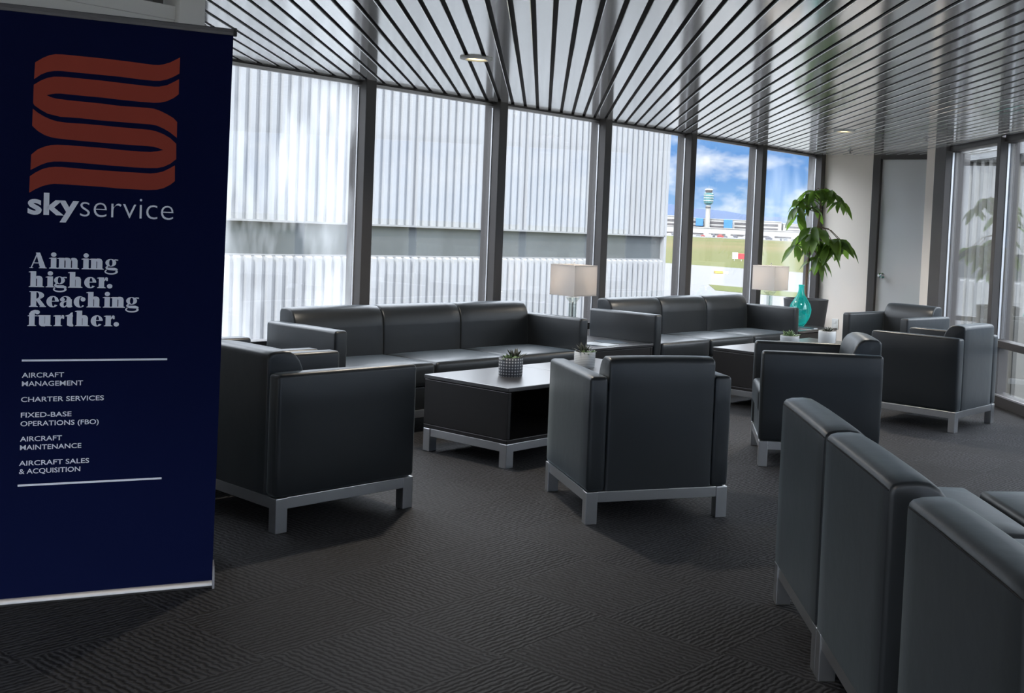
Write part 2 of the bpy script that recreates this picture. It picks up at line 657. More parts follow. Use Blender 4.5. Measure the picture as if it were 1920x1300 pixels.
def tag(o, label, cat, group=None, kind=None):
    o['label'] = label
    o['category'] = cat
    if group:
        o['group'] = group
    if kind:
        o['kind'] = kind
    return o


def thing(name, label, cat, loc=(0, 0, 0), rz=0.0, group=None):
    o = bpy.data.objects.new(name, None)
    o.empty_display_size = 0.1
    C.objects.link(o)
    o.location = loc
    o.rotation_euler = (0, 0, rz)
    return tag(o, label, cat, group)


def struct(name, bm, m, parent=None, smooth=None):
    o = obj(name, bm, m, parent, smooth)
    if parent is None:
        o['kind'] = 'structure'
    return o


def copy_thing(root, loc, rz, label, group=None):
    r = root.copy()
    C.objects.link(r)
    r.location = loc
    r.rotation_euler = (0, 0, rz)
    r['label'] = label
    if group:
        r['group'] = group
    for ch in list(root.children):
        c = ch.copy()
        C.objects.link(c)
        c.parent = r
        for g in list(ch.children):
            d = g.copy()
            C.objects.link(d)
            d.parent = c
    return r


def B(x0, x1, y0, y1, z0, z1, r=0.0, seg=2):
    bm = bmesh.new()
    add_box(bm, x0, x1, y0, y1, z0, z1, r, seg)
    return bm


# ------------------------------------------------------------------ room shell
H = 2.52
YW = 7.01            # inner face of the window wall mullions
XE = 12.30           # end wall
DG = 6.34            # right wall: x - y = DG
S2 = math.sqrt(0.5)

# floor
bm = bmesh.new()
fl = [(-4, -4), (DG - 4, -4), (11.60, 11.60 - DG), (XE + .1, 5.20), (XE + .1, 7.2), (-4, 7.2)]
prism(bm, fl, 2, -0.25, 0.0)
struct('floor', bm, CARPET)

# ceiling: lacquered metal slats running at about 45 degrees, dark backing, roof deck
SA = R(43.8)
sd = Vector((math.cos(SA), math.sin(SA), 0))
sn = Vector((math.sin(SA), -math.cos(SA), 0))
bm = bmesh.new()
pitch = 0.1521 * math.sin(SA)
org = Vector((7.125, 6.95, 0))
hw = pitch / 2 - 0.0122
prof = [(-hw, 0.012), (-hw, 0.0025), (-hw + 0.0025, 0.0), (hw - 0.0025, 0.0), (hw, 0.0025), (hw, 0.012)]


def clip_line(c):
    """range of t along sd for the slat whose centre line is org + sn*c, inside the ceiling outline"""
    p = org + sn * c
    t0, t1 = -30, 30
    for nx, ny, d in ((1, 0, XE), (-1, 0, 4.0), (0, 1, YW + .08), (0, -1, 4.0), (S2, -S2, (DG + .85) * S2)):
        den = nx * sd.x + ny * sd.y
        num = d - (nx * p.x + ny * p.y)
        if abs(den) < 1e-6:
            if num < 0:
                return None
        elif den > 0:
            t1 = min(t1, num / den)
        else:
            t0 = max(t0, num / den)
    if p.x - p.y > DG - 0.02 or p.x + sd.x * t0 - p.y - sd.y * t0 > DG - 0.02:   # beyond the right wall only in the door corner
        t0 = max(t0, (11.62 - p.x) / sd.x)
    return (t0, t1) if t1 - t0 > 0.05 else None


for k in range(-85, 60):
    c = (k + 0.5) * pitch
    rg = clip_line(c)
    if not rg:
        continue
    p0 = org + sn * c
    ts = [rg[0], rg[1]]
    rows = []
    for t in ts:
        rows.append([bm.verts.new(p0 + sd * t + sn * a + Vector((0, 0, H + b))) for a, b in prof])
    for i in range(len(prof) - 1):
        bm.faces.new((rows[0][i], rows[1][i], rows[1][i + 1], rows[0][i + 1]))
for f in bm.faces:
    f.material_index = 0
bmesh.ops.recalc_face_normals(bm, faces=bm.faces[:])
for f in bm.faces:
    if f.normal.z > 0.5:
        f.normal_flip()
nb = len(bm.faces)
cl = [(-4.1, -4.1), (DG - 4.1, -4.1), (11.60, 11.60 - DG), (XE + .1, 5.20), (XE + .1, 7.25), (-4.1, 7.25)]
prism(bm, cl, 2, H + 0.02, H + 0.40)
bm.faces.ensure_lookup_table()
for f in bm.faces[nb:]:
    f.material_index = 1
struct('ceiling', bm, [SLAT, BACKING])

# closed walls behind the camera and to the left
bm = bmesh.new()
add_box(bm, -4.1, DG - 4, -4.12, -4.0, 0, 0.45)
add_box(bm, -4.1, DG - 4, -4.12, -4.0, H - .08, H + .02)
struct('wall_back', bm, WALLPAINT)
bm = bmesh.new()
add_box(bm, -4.12, -4.0, -4.1, 4.9, 0, 0.45)
add_box(bm, -4.12, -4.0, -4.1, 4.9, H - .08, H + .02)
struct('wall_side', bm, WALLPAINT)
for k in range(4):      # glazing behind the viewer
    xa = -4.0 + k * (DG / 4)
    w = struct('window_%d' % (20 + k), B(xa, xa + .08, -4.12, -3.98, 0.45, H - .08, 0.003), FRAME)
    obj('window_pane', B(xa + .08, xa + DG / 4, -4.07, -4.062, 0.45, H - .08), GLASS, w)
for k in range(6):
    ya = -4.0 + k * 1.46
    w = struct('window_%d' % (30 + k), B(-4.12, -3.98, ya, ya + .08, 0.45, H - .08, 0.003), FRAME)
    obj('window_pane', B(-4.07, -4.062, ya + .08, ya + 1.46, 0.45, H - .08), GLASS, w)
bm = bmesh.new()
add_box(bm, -4, 2.615, 4.75, 4.87, 0, 2.31)
add_box(bm, -4, -2.0, 4.75, 4.87, 2.31, H)
struct('wall_front', bm, WHITEPAINT)
struct('trim_1', B(2.615, 2.735, 4.71, 4.90, 0, H + .019, 0.004), WHITEPAINT)
struct('wall_left', B(2.635, 2.735, 4.90, 7.15, 0, H + .019), DARKWALL)
# clerestory strip of the left wall
w0 = struct('window_1', B(-2.0, 2.615, 4.74, 4.88, 2.31, 2.37, 0.003), WHITEPAINT)
obj('window_pane', B(-2.0, 2.615, 4.806, 4.814, 2.37, H), GLASS, w0)
obj('window_frame', B(2.53, 2.575, 4.77, 4.86, 2.37, H), FRAME, w0)

# window wall -----------------------------------------------------------
edges = [2.715, 4.087, 5.459, 6.834, 8.207, 9.580, 10.952, 12.30]
MW = 0.093
for i in range(7):
    xa, xb = edges[i], edges[i + 1]
    if i == 0:
        xa = 2.735
    bm = bmesh.new()
    # header, lower rail, sill
    add_box(bm, xa, xb - MW, YW + .082, YW + .15, H - 0.008, H + 0.019, 0.002)
    add_box(bm, xa, xb - MW, YW + .02, YW + .15, 0.535, 0.595, 0.004)
    add_box(bm, xa, xb - MW, YW + .02, YW + .15, 0.0, 0.09, 0.004)
    w = struct('window_%d' % (i + 2), bm, FRAME)
    # mullion at the right-hand side of the bay, with silver glazing seal
    bm = bmesh.new()
    xm1 = xb
    add_box(bm, xm1 - MW, xm1, YW, YW + .09, 0, H + .015, 0.004)
    add_box(bm, xm1 - MW + .015, xm1 - .015, YW + .09, YW + .20, 0, H + .015, 0.003)
    obj('head_trim', B(xa, xb - MW, YW + .088, YW + .13, H - 0.034, H - 0.009, 0.003), ALU, w)
    obj('mullion', bm, FRAME, w)
    obj('glazing_seal', B(xm1 - MW - .006, xm1 - MW + .004, YW + .082, YW + .094, 0.6, H - .05), SEAL, w)
    g = GLASS_HAZY if i == 1 else (GLASS_FAINT_HAZE if i in (0, 6) else GLASS)
    obj('window_pane', B(xa, xb - MW, YW + .10, YW + .108, 0.59, H - .03), g, w)
    obj('lower_pane', B(xa, xb - MW, YW + .10, YW + .108, 0.085, 0.54), GLASS, w)

# end wall with door ------------------------------------------------------
bm = bmesh.new()
add_box(bm, XE, XE + .12, 6.345, 7.15, 0, H + .02)
add_box(bm, XE, XE + .12, 5.345, 5.46, 0, H + .02)
struct('wall_end', bm, WALLPAINT)
d = struct('door_1', B(XE + .03, XE + .075, 5.53, 6.245, 0.01, H - .05, 0.003), DOORPAINT)
bm = bmesh.new()
add_box(bm, XE - .02, XE + .12, 6.245, 6.345, 0, H + .019, 0.003)
add_box(bm, XE - .02, XE + .12, 5.46, 5.53, 0, H + .019, 0.003)
add_box(bm, XE - .02, XE + .12, 5.53, 6.245, H - .05, H + .019, 0.003)
obj('door_frame', bm, FRAME, d)
bm = bmesh.new()
add_lathe(bm, [(0.034, 0), (0.034, 0.006), (0.012, 0.01), (0.012, 0.035), (0.026, 0.045), (0.032, 0.06), (0.026, 0.074), (0.0, 0.078)], 20)
obj('door_knob', bm, CHROME, d, 40, loc=(XE + .03, 6.17, 1.075), rot=(0, R(-90), 0))
struct('baseboard_end', B(XE - .012, XE, 6.345, 7.01, 0, 0.09, 0.003), FRAME)

# right wall: glazed, 45 degrees to the room -------------------------------


def rw(name, s0, s1, d0, d1, z0, z1, m, parent=None, r=0.003, st=False):
    """box in right-wall coordinates: s along the wall from the post towards the camera, d inward"""
    bm = bmesh.new()
    add_box(bm, s0, s1, d0, d1, z0, z1, r)
    o = struct(name, bm, m) if st else obj(name, bm, m, parent)
    return o


RWO = Vector((11.69, 11.69 - DG, 0))
RWR = R(225)          # local x runs along (-1,-1), local y along (+1,-1) -> outward


def place_rw(o):
    o.location = RWO
    o.rotation_euler = (0, 0, RWR)


post = struct('trim_2', B(0.0, 0.285, -0.03, 0.16, 0, H + .019, 0.004), WALLPAINT)
place_rw(post)
struct('wall_corner', B(11.72, XE + .12, 5.22, 5.34, 0, H + .02), WALLPAINT)
struct('trim_4', B(11.74, XE + .14, 5.185, 5.215, 0, H + .02), FRAME)
struct('trim_5', B(XE + .123, XE + .14, 5.22, 7.2, 0, H + .02), FRAME)
s = 0.285
mull = [0.285 + 0.28, 0.285 + 0.28 + 1.372]
ms = [0.60 + 1.372 * k for k in range(-0, 10)]
bm = bmesh.new()
add_box(bm, 0.285, 0.60, -0.045, 0.15, 0, H + .019, 0.004)
jamb = struct('trim_3', bm, FRAME)
place_rw(jamb)
for k in range(9):
    a, b = ms[k], ms[k + 1]
    if b > 13.1:
        break
    bm = bmesh.new()
    add_box(bm, a, b - .08, 0.0, 0.13, H - 0.045, H + .019, 0.003)
    add_box(bm, a, b - .08, 0.0, 0.13, 0.545, 0.612, 0.003)
    add_box(bm, a, b - .08, -0.01, 0.13, 0.0, 0.10, 0.003)
    w = struct('window_%d' % (k + 9), bm, FRAME)
    place_rw(w)
    obj('mullion', B(b - .08, b, -0.045, 0.15, 0, H - .002, 0.003), FRAME, w)
    bm = bmesh.new()
    add_box(bm, a - .002, a + .008, 0.03, 0.05, 0.62, H - .06)
    add_box(bm, b - .088, b - .078, 0.03, 0.05, 0.62, H - .06)
    add_box(bm, a, b - .08, -0.012, 0.0, 0.097, 0.112)
    obj('glazing_seal', bm, SEAL, w)
    obj('window_pane', B(a, b - .08, 0.06, 0.068, 0.605, H - .05), GLASS_RIGHT, w)
    obj('lower_pane', B(a, b - .08, 0.06, 0.068, 0.095, 0.55), GLASS_RIGHT, w)

# ------------------------------------------------------------------ ceiling fittings


def downlight(x, y, label, energy=45):
    t = thing('ceiling_downlight', label, 'ceiling light', (x, y, H - .002), 0, 'recessed downlights')
    bm = bmesh.new()
    add_lathe(bm, [(0.062, 0.03), (0.062, -0.004), (0.070, -0.012), (0.10, -0.008), (0.102, 0.0), (0.10, 0.004)], 32, cap_bottom=False)
    obj('trim_ring', bm, PLASTIC_WHITE, t, 40)
    bm = bmesh.new()
    add_lathe(bm, [(0.061, 0.002), (0.05, -0.003), (0.0, -0.006)], 32, cap_bottom=True)
    obj('lens', bm, EMIT_WARM, t, 40)
    ld = bpy.data.lights.new('downlight_lamp', 'SPOT')
    ld.energy = energy
    ld.color = (1.0, 0.90, 0.76)
    ld.spot_size = R(150)
    ld.spot_blend = 0.6
    ld.shadow_soft_size = 0.05
    lo = bpy.data.objects.new('lamp', ld)
    C.objects.link(lo)
    lo.parent = t
    lo.location = (0, 0, -0.03)
    return t


downlight(4.893, 5.318, 'round lit recessed downlight in the slats above the left seating group')
downlight(9.49, 5.225, 'round lit recessed downlight in the slats nearer the grey door')


downlight(0.3, 0.72, 'added unseen downlight in the slats straight above the viewer', 34)  # extra lamp added out of view to brighten the banner


def sprinkler(x, y, label):
    bm = bmesh.new()
    add_lathe(bm, [(0.03, 0.0), (0.03, -0.006), (0.010, -0.01), (0.010, -0.03), (0.022, -0.034), (0.022, -0.038), (0.0, -0.04)], 16)
    o = obj('fire_sprinkler', bm, ALU, None, 40, loc=(x, y, H))
    tag(o, label, 'sprinkler', 'ceiling sprinklers')


sprinkler(11.62, 6.31, 'small sprinkler head on the ceiling in front of the beige wall')
sprinkler(10.254, 4.738, 'small sprinkler head on the ceiling by the right window wall')

# wall socket on the end wall
t = thing('wall_outlet', 'white power outlet low on the beige end wall', 'outlet', (XE, 6.76, 0.437))
obj('cover_plate', B(-0.008, 0, -0.045, 0.045, -0.065, 0.065, 0.003), PLASTIC_WHITE, t)
for zz in (-0.025, 0.025):
    bm = bmesh.new()
    add_box(bm, -0.012, -0.007, -0.018, 0.018, zz - .015, zz + .015, 0.003)
    obj('socket', bm, PLASTIC_WHITE, t)

# ------------------------------------------------------------------ seating
W, DP, LEG, ARM, BACK = 0.778, 0.787, 0.1665, 0.749, 0.842
AT = 0.096
hd = DP / 2


def back_profile(round_back=0.02):
    """side profile (y from the back, z) of a back cushion: D shaped towards the sitter"""
    p = [(0.0, LEG + 0.002), (0.0, BACK - 0.034), (0.004, BACK - 0.016), (0.014, BACK - 0.006), (0.035, BACK), (0.08, BACK + .003), (0.115, BACK - .001), (0.145, BACK - 0.018), (0.168, BACK - 0.046), (0.185, BACK - 0.085), (0.194, BACK - 0.14), (0.198, 0.62), (0.200, 0.50), (0.200, LEG + 0.002)]
    return p


def backrest_bm(x0, x1, r=0.014, bulge=0.010):
    bm = bmesh.new()
    prism(bm, [(y - hd, z) for y, z in back_profile()], 0, x0, x1)
    es = [e for e in bm.edges if abs(e.verts[0].co.x - e.verts[1].co.x) < 1e-6 and (e.verts[0].co.z + e.verts[1].co.z) / 2 > LEG + .01]
    bmesh.ops.bevel(bm, geom=es, offset=r, segments=3, profile=0.5, affect='EDGES', clamp_overlap=True)
    cut(bm, 0, lerp(x0 + r, x1 - r, 7))
    cut(bm, 2, [0.3, 0.45, 0.6, 0.7])
    cx, hx = (x0 + x1) / 2, (x1 - x0) / 2
    for v in bm.verts:
        u = abs((v.co.x - cx) / hx)
        f = 1 - u ** 4
        t = min(1, max(0, (v.co.z - LEG) / (BACK - LEG)))
        ff = math.sin(PI * min(1, t * 1.02)) ** 0.6 if 0 < t < 1 else 0
        if v.co.y - hd * 0 > -hd + 0.10:
            v.co.y += bulge * f * ff
        else:
            v.co.y -= 0.004 * f * ff
        if t > 0.85:
            v.co.z += 0.005 * f
    return bm


def legs_and_frame(root, x0, x1):
    for sx in (0, 1):
        for sy in (0, 1):
            xa = x0 if sx == 0 else x1 - .062
            ya = -hd + .002 if sy == 0 else hd - .062 - .002
            obj('leg', B(xa, xa + .062, ya, ya + .060, 0, LEG - .002, 0.003), STEEL, root)
    bm = bmesh.new()
    ins = 0.006
    add_box(bm, x0 + .062, x1 - .062, -hd + .002 + ins, -hd + .04, 0.110, LEG - .002, 0.002)
    add_box(bm, x0 + .062, x1 - .062, hd - .04, hd - .002 - ins, 0.110, LEG - .002, 0.002)
    add_box(bm, x0 + ins, x0 + .036, -hd + .062, hd - .062, 0.110, LEG - .002, 0.002)
    add_box(bm, x1 - .036, x1 - ins, -hd + .062, hd - .062, 0.110, LEG - .002, 0.002)
    obj('base_frame', bm, STEEL, root)


def seat_parts(root, x0, x1, n, y0=0.205, yfront=DP):
    g = 0.005
    wd = (x1 - x0) / n
    for i in range(n):
        a, b = x0 + i * wd + g, x0 + (i + 1) * wd - g
        obj('seat_cushion', cushion(a, b, y0 - hd, yfront - hd + .006, 0.330, 0.492, 0.028, pz=0.016, py=0.005), LEATHER, root, 50)


def make_seat(name, label, cat, width, n, arms=True, group=None):
    t = thing(name, label, cat, (0, 0, 0), 0, group)
    x0, x1 = -width / 2, width / 2
    xi0, xi1 = (x0 + AT, x1 - AT) if arms else (x0 + .003, x1 - .003)
    if arms:
        for a in (x0, x1 - AT):
            obj('armrest', cushion(a, a + AT, -hd, hd, LEG, ARM, 0.020, pz=0.002, py=0.002, px=0.003, nx=2), LEATHER, t, 50)
    wd = (xi1 - xi0) / n
    for i in range(n):
        obj('backrest', backrest_bm(xi0 + i * wd + .002, xi0 + (i + 1) * wd - .002), LEATHER, t, 50)
    obj('seat_base', B(xi0 + .004, xi1 - .004, 0.19 - hd, hd - 0.012, LEG, 0.328, 0.014, 3), LEATHER, t, 50)
    seat_parts(t, xi0, xi1, n)
    legs_and_frame(t, x0, x1)
    return t


GA = 'black leather armchairs'
c1 = make_seat('armchair', 'black leather armchair beside the navy banner, nearest at the left, facing right', 'armchair', W, 1, True, GA)
c1.location = (3.480, 4.950, 0)
c1.rotation_euler = (0, 0, R(-92.38))
copy_thing(c1, (3.46, 5.755, 0), R(-91), 'black leather armchair mostly hidden behind the armchair next to the banner', GA)
copy_thing(c1, (4.7816, 3.8279, 0), R(-31.39), 'black leather armchair turned fully away in the middle foreground, its flat back towards us', GA)
copy_thing(c1, (6.6858, 3.8107, 0), R(36.9), 'black leather armchair seen side-on facing left, in front of the blue-lit coffee table', GA)
copy_thing(c1, (8.8261, 3.8985, 0), R(-1.36), 'black leather armchair with a shiny pale back, nearest the right-hand glass wall', GA)
copy_thing(c1, (10.50, 5.07, 0), R(83), 'black leather armchair farthest back, in front of the grey door', GA)

SW = 2.433
GS = 'black leather sofas along the windows'
s1 = make_seat('sofa', 'long black leather sofa under the windows, nearer one at the left', 'sofa', SW, 3, True, GS)
s1.location = (5.7293, 6.5013, 0)
s1.rotation_euler = (0, 0, R(179.3))
copy_thing(s1, (9.0472, 6.4728, 0), R(179.6), 'long black leather sofa under the windows, farther one beside the teal vase', GS)

# armless lounge modules in the right foreground (standing in a line at about 45 degrees)
MTH = R(222.6)
mex = Vector((math.cos(MTH), math.sin(MTH), 0))
mey = Vector((-math.sin(MTH), math.cos(MTH), 0))
MO = Vector((3.905, 2.362, 0))
MWD = 0.772


def mod_loc(xc, yc=hd):
    return tuple(MO + mex * xc + mey * yc)


GM = 'armless lounge seats in the right foreground'
m1 = make_seat('lounge_seat', 'armless black leather lounge seat in the right foreground, farthest of the row of three', 'lounge seat', MWD, 1, False, GM)
for ch in list(m1.children):
    if ch.name.startswith('backrest'):
        bm = bmesh.new()
        n = 14
        xs = [-MWD / 2 + .02 + (MWD - .04) * i / n for i in range(n + 1)]
        add_tube(bm, [(x, 0.0015 - hd - .004 * (1 - abs(2 * x / MWD) ** 4), BACK - 0.026 + .005 * (1 - abs(2 * x / MWD) ** 4)) for x in xs], 0.0022, 6)
        obj('stitched_seam', bm, mat('black_thread', (0.006, 0.006, 0.007), 0.7, bump=(300, 0.2)), ch, 40)
m1.location = mod_loc(-0.035 + MWD / 2)
m1.rotation_euler = (0, 0, MTH)
copy_thing(m1, mod_loc(-0.035 + MWD * 1.5 + .004), MTH, 'armless black leather lounge seat in the right foreground, middle of the row of three', GM)
copy_thing(m1, mod_loc(1.655 + MWD / 2), MTH, 'armless black leather lounge seat at the bottom right corner, nearest to the viewer', GM)

# ottoman pushed against the front of the seats
t = thing('ottoman', 'black leather ottoman pushed against the front of the lounge seats at the right edge', 'ottoman', mod_loc(0.40, 0.83 + hd), MTH)
obj('cushion', cushion(-MWD / 2, MWD / 2, -hd, hd, 0.330, 0.488, 0.024, pz=0.016), LEATHER, t, 50)
obj('seat_base', B(-MWD / 2 + .006, MWD / 2 - .006, -hd + .006, hd - .006, LEG, 0.328, 0.014, 3), LEATHER, t, 50)
legs_and_frame(t, -MWD / 2, MWD / 2)

# ------------------------------------------------------------------ tables
TT = 0.497


def make_table(label, w, dpt, loc, cat='coffee table', name='coffee_table', group=None, front=False):
    t = thing(name, label, cat, loc, 0, group)
    x0, x1, y0, y1 = -w / 2, w / 2, -dpt / 2, dpt / 2
    obj('table_top', B(x0, x1, y0, y1, TT - .025, TT, 0.003), TABLETOP, t)
    for a in (x0 + .004, x1 - .030):
        obj('side_panel', B(a, a + .026, y0 + .004, y1 - .004, 0.178, TT - .030, 0.003), DARKWOOD, t)
    obj('shelf', B(x0 + .004, x1 - .004, y0 + .004, y1 - .004, 0.150, 0.176, 0.003), DARKWOOD, t)
    if front:
        obj('front_panel', B(x0 + .032, x1 - .032, y0 + .006, y0 + .024, 0.178, TT - .030, 0.002), DARKWOOD, t)
    obj('back_panel', B(x0 + .031, x1 - .031, y1 - .024, y1 - .006, 0.178, TT - .028, 0.002), DARKWOOD, t)
    obj('spacer', B(x0 + .02, x1 - .02, y0 + .02, y1 - .02, TT - .0305, TT - .0245), DARKWOOD, t)
    for sx in (0, 1):
        for sy in (0, 1):
            xa = x0 + .004 if sx == 0 else x1 - .066
            ya = y0 + .004 if sy == 0 else y1 - .066
            obj('leg', B(xa, xa + .062, ya, ya + .062, 0, 0.149, 0.003), STEEL, t)
    bm = bmesh.new()
    add_box(bm, x0 + .066, x1 - .066, y0 + .010, y0 + .04, 0.098, 0.149, 0.002)
    add_box(bm, x0 + .066, x1 - .066, y1 - .04, y1 - .010, 0.098, 0.149, 0.002)
    add_box(bm, x0 + .010, x0 + .04, y0 + .066, y1 - .066, 0.098, 0.149, 0.002)
    add_box(bm, x1 - .04, x1 - .010, y0 + .066, y1 - .066, 0.098, 0.149, 0.002)
    obj('base_frame', bm, STEEL, t)
    return t


GT = 'dark coffee tables standing in pairs'
TW, TD = 0.832, 0.772
tA = make_table('dark coffee table carrying the dark patterned pot, in front of the nearer sofa', TW, TD, (4.857 + TW / 2, 4.885 + TD / 2, 0), group=GT)
copy_thing(tA, (4.857 + TW * 1.5 + .003, 4.885 + TD / 2, 0), 0, 'dark coffee table carrying the pale ribbed pot, behind the armchair turned away', GT)
copy_thing(tA, (8.085 + TW / 2, 4.872 + TD / 2, 0), 0, 'dark coffee table reflecting blue sky, left one in front of the farther sofa', GT)
copy_thing(tA, (8.085 + TW * 1.5 + .003, 4.872 + TD / 2, 0), 0, 'dark coffee table carrying the two far succulent pots, toward the grey door', GT)
GE = 'dark side tables beside the sofas'
sAB = make_table('dark side table between the two sofas, carrying a table lamp', 0.835, 0.775, (7.390, 6.475, 0), 'side table', 'side_table', GE, True)
copy_thing(sAB, (10.70, 6.470, 0), 0, 'dark side table at the right end of the farther sofa, under the teal vase', GE)

# ------------------------------------------------------------------ lamps


def make_lamp(label, loc):
    t = thing('table_lamp', label, 'table lamp', loc, 0, 'matching table lamps')
    zs0, zs1, a = 0.398, 0.660, 0.145
    bm = bmesh.new()
    for (x0, x1, y0, y1) in ((-a, a, -a, -a + .004), (-a, a, a - .004, a), (-a, -a + .004, -a + .004, a - .004), (a - .004, a, -a + .004, a - .004)):
        add_box(bm, x0, x1, y0, y1, zs0, zs1)
    sh = obj('lamp_shade', bm, SHADE, t)
    for z in (zs0, zs1):
        bm = bmesh.new()
        add_box(bm, -a - .001, a + .001, -a - .001, -a + .006, z - .004, z + .004)
        add_box(bm, -a - .001, a + .001, a - .006, a + .001, z - .004, z + .004)
        add_box(bm, -a - .001, -a + .006, -a, a, z - .004, z + .004)
        add_box(bm, a - .006, a + .001, -a, a, z - .004, z + .004)
        obj('shade_trim', bm, SHADE, sh)
    obj('base', B(-.07, .07, -.07, .07, 0, 0.02, 0.003), CHROME, t)
    bm = bmesh.new()
    add_box(bm, -.026, .026, -.026, .026, 0.021, 0.33, 0.006)
    obj('glass_column', bm, CLEAR, t)
    obj('inner_rod', B(-.006, .006, -.006, .006, 0.022, 0.335), CHROME, t)
    bm = bmesh.new()
    add_lathe(bm, [(0.028, 0.331), (0.05, 0.355), (0.066, 0.372), (0.068, 0.378), (0.02, 0.380), (0.012, 0.39), (0.012, 0.44)], 20, cap_top=True)
    obj('glass_collar', bm, CLEAR, t, 40)
    bm = bmesh.new()
    add_lathe(bm, [(0.0, 0.44), (0.018, 0.45), (0.032, 0.49), (0.032, 0.52), (0.0, 0.55)], 16, cap_bottom=False)
    obj('bulb', bm, CERAMIC, t, 40)
    ld = bpy.data.lights.new('table_lamp_bulb', 'POINT')
    ld.energy = 0.55
    ld.color = (1.0, 0.84, 0.68)
    ld.shadow_soft_size = 0.03
    lo = bpy.data.objects.new('lamp', ld)
    C.objects.link(lo)
    lo.parent = t
    lo.location = (0.045, 0.045, 0.53)
    bm = bmesh.new()
    add_tube(bm, [(0, 0, .55), (0, 0, .665), (0, 0, .672)], 0.004, 8)
    add_tube(bm, [(-a, 0, .652), (a, 0, .652)], 0.0025, 6)
    add_tube(bm, [(0, -a, .652), (0, a, .652)], 0.0025, 6)
    add_lathe(bm, [(0.004, .672), (0.008, .68), (0.006, .69), (0.0, .694)], 10)
    obj('shade_holder', bm, CHROME, t, 40)
    return t


l1 = make_lamp('table lamp with a square linen shade on the side table between the sofas', (7.385, 6.68, TT))
copy_thing(l1, (10.625, 6.68, TT), 0, 'table lamp with a square linen shade beside the teal vase', 'matching table lamps')

# ------------------------------------------------------------------ teal vase
t = thing('glass_vase', 'teal glass teardrop vase with a slim neck on the far side table', 'vase', (10.915, 6.45, TT))
prof_v = [(0.045, 0.0), (0.05, 0.006), (0.072, 0.03), (0.105, 0.09), (0.122, 0.15), (0.124, 0.19), (0.110, 0.245), (0.080, 0.295), (0.050, 0.34), (0.034, 0.38), (0.029, 0.42), (0.031, 0.458)]
bm = bmesh.new()
add_lathe(bm, prof_v + [(0.027, 0.458), (0.025, 0.42), (0.030, 0.38), (0.046, 0.34), (0.075, 0.295), (0.105, 0.245), (0.118, 0.19), (0.116, 0.15), (0.10, 0.095), (0.068, 0.04), (0.04, 0.02), (0.0, 0.018)], 32)
obj('vase_body', bm, TEAL, t, 60)
bm = bmesh.new()
add_lathe(bm, [(0.030, 0.455), (0.033, 0.459), (0.031, 0.463), (0.026, 0.460)], 24, cap_bottom=False)
obj('rim', bm, TEAL, t, 60)

# ------------------------------------------------------------------ magazines


def magazine(x, y, rz, w, h, th, m, label, z=TT):
    t = thing('magazine', label, 'magazine', (x, y, z), rz, 'magazines on the side tables')
    obj('pages', B(-w / 2 + .002, w / 2 - .002, -h / 2 + .002, h / 2 - .002, 0.0008, th - .0008), CERAMIC, t)
    bm = bmesh.new()
    add_box(bm, -w / 2, w / 2, -h / 2, h / 2, th - .0008, th)
    add_box(bm, -w / 2, w / 2, -h / 2, h / 2, 0, 0.0008)
    add_box(bm, -w / 2 - .0006, -w / 2, -h / 2, h / 2, 0, th)
    obj('cover', bm, m, t)
    return t


magazine(7.28, 6.27, R(12), 0.21, 0.28, 0.008, PAPER, 'pale magazine on the side table between the sofas, beside the lamp')
magazine(7.55, 6.36, R(-28), 0.21, 0.28, 0.005, DARKPRINT, 'dark magazine on the side table between the sofas, right of the pale one')
magazine(10.62, 6.24, R(8), 0.21, 0.28, 0.010, PAPER, 'pale magazine on the far side table, lower of two at the vase foot')
magazine(10.61, 6.245, R(30), 0.20, 0.27, 0.006, DARKPRINT, 'dark magazine lying on the pale one at the vase foot', TT + .010)

# ------------------------------------------------------------------ succulents


def succulent_bm(rad, height, n, seed, spread=1.0, width=0.16):
    rnd = random.Random(seed)
    bm = bmesh.new()
    for i in range(n):
        az = i * 2.39996 + rnd.uniform(-.2, .2)
        k = (i + 0.5) / n
        el = R(12 + 70 * (1 - k) ** 0.8 if spread > 0.9 else 25 + 60 * (1 - k))
        ln = rad * (0.65 + 0.5 * rnd.random()) * (0.75 + 0.35 * k)
        d = Vector((math.cos(az) * math.cos(el), math.sin(az) * math.cos(el), math.sin(el) * height / rad))
        sd_ = Vector((-math.sin(az), math.cos(az), 0))
        base = Vector((math.cos(az), math.sin(az), 0)) * rad * 0.12
        nrm = d.cross(sd_).normalized()
        rows = []
        for f, wv in ((0, .5), (.3, .9), (.6, 1.0), (.85, .55)):
            p = base + d * ln * f + Vector((0, 0, -0.12 * f * f * ln))
            hwid = ln * width * wv
            rows.append((bm.verts.new(p - sd_ * hwid), bm.verts.new(p + nrm * hwid * .45), bm.verts.new(p + sd_ * hwid), bm.verts.new(p - nrm * hwid * .6)))
        tip = bm.verts.new(base + d * ln + Vector((0, 0, -0.08 * ln)))
        for a, b in zip(rows[:-1], rows[1:]):
            for j in range(4):
                bm.faces.new((a[j], a[(j + 1) % 4], b[(j + 1) % 4], b[j]))
        for j in range(4):
            bm.faces.new((rows[-1][j], rows[-1][(j + 1) % 4], tip))
        bm.faces.new(rows[0][::-1])
    return bm


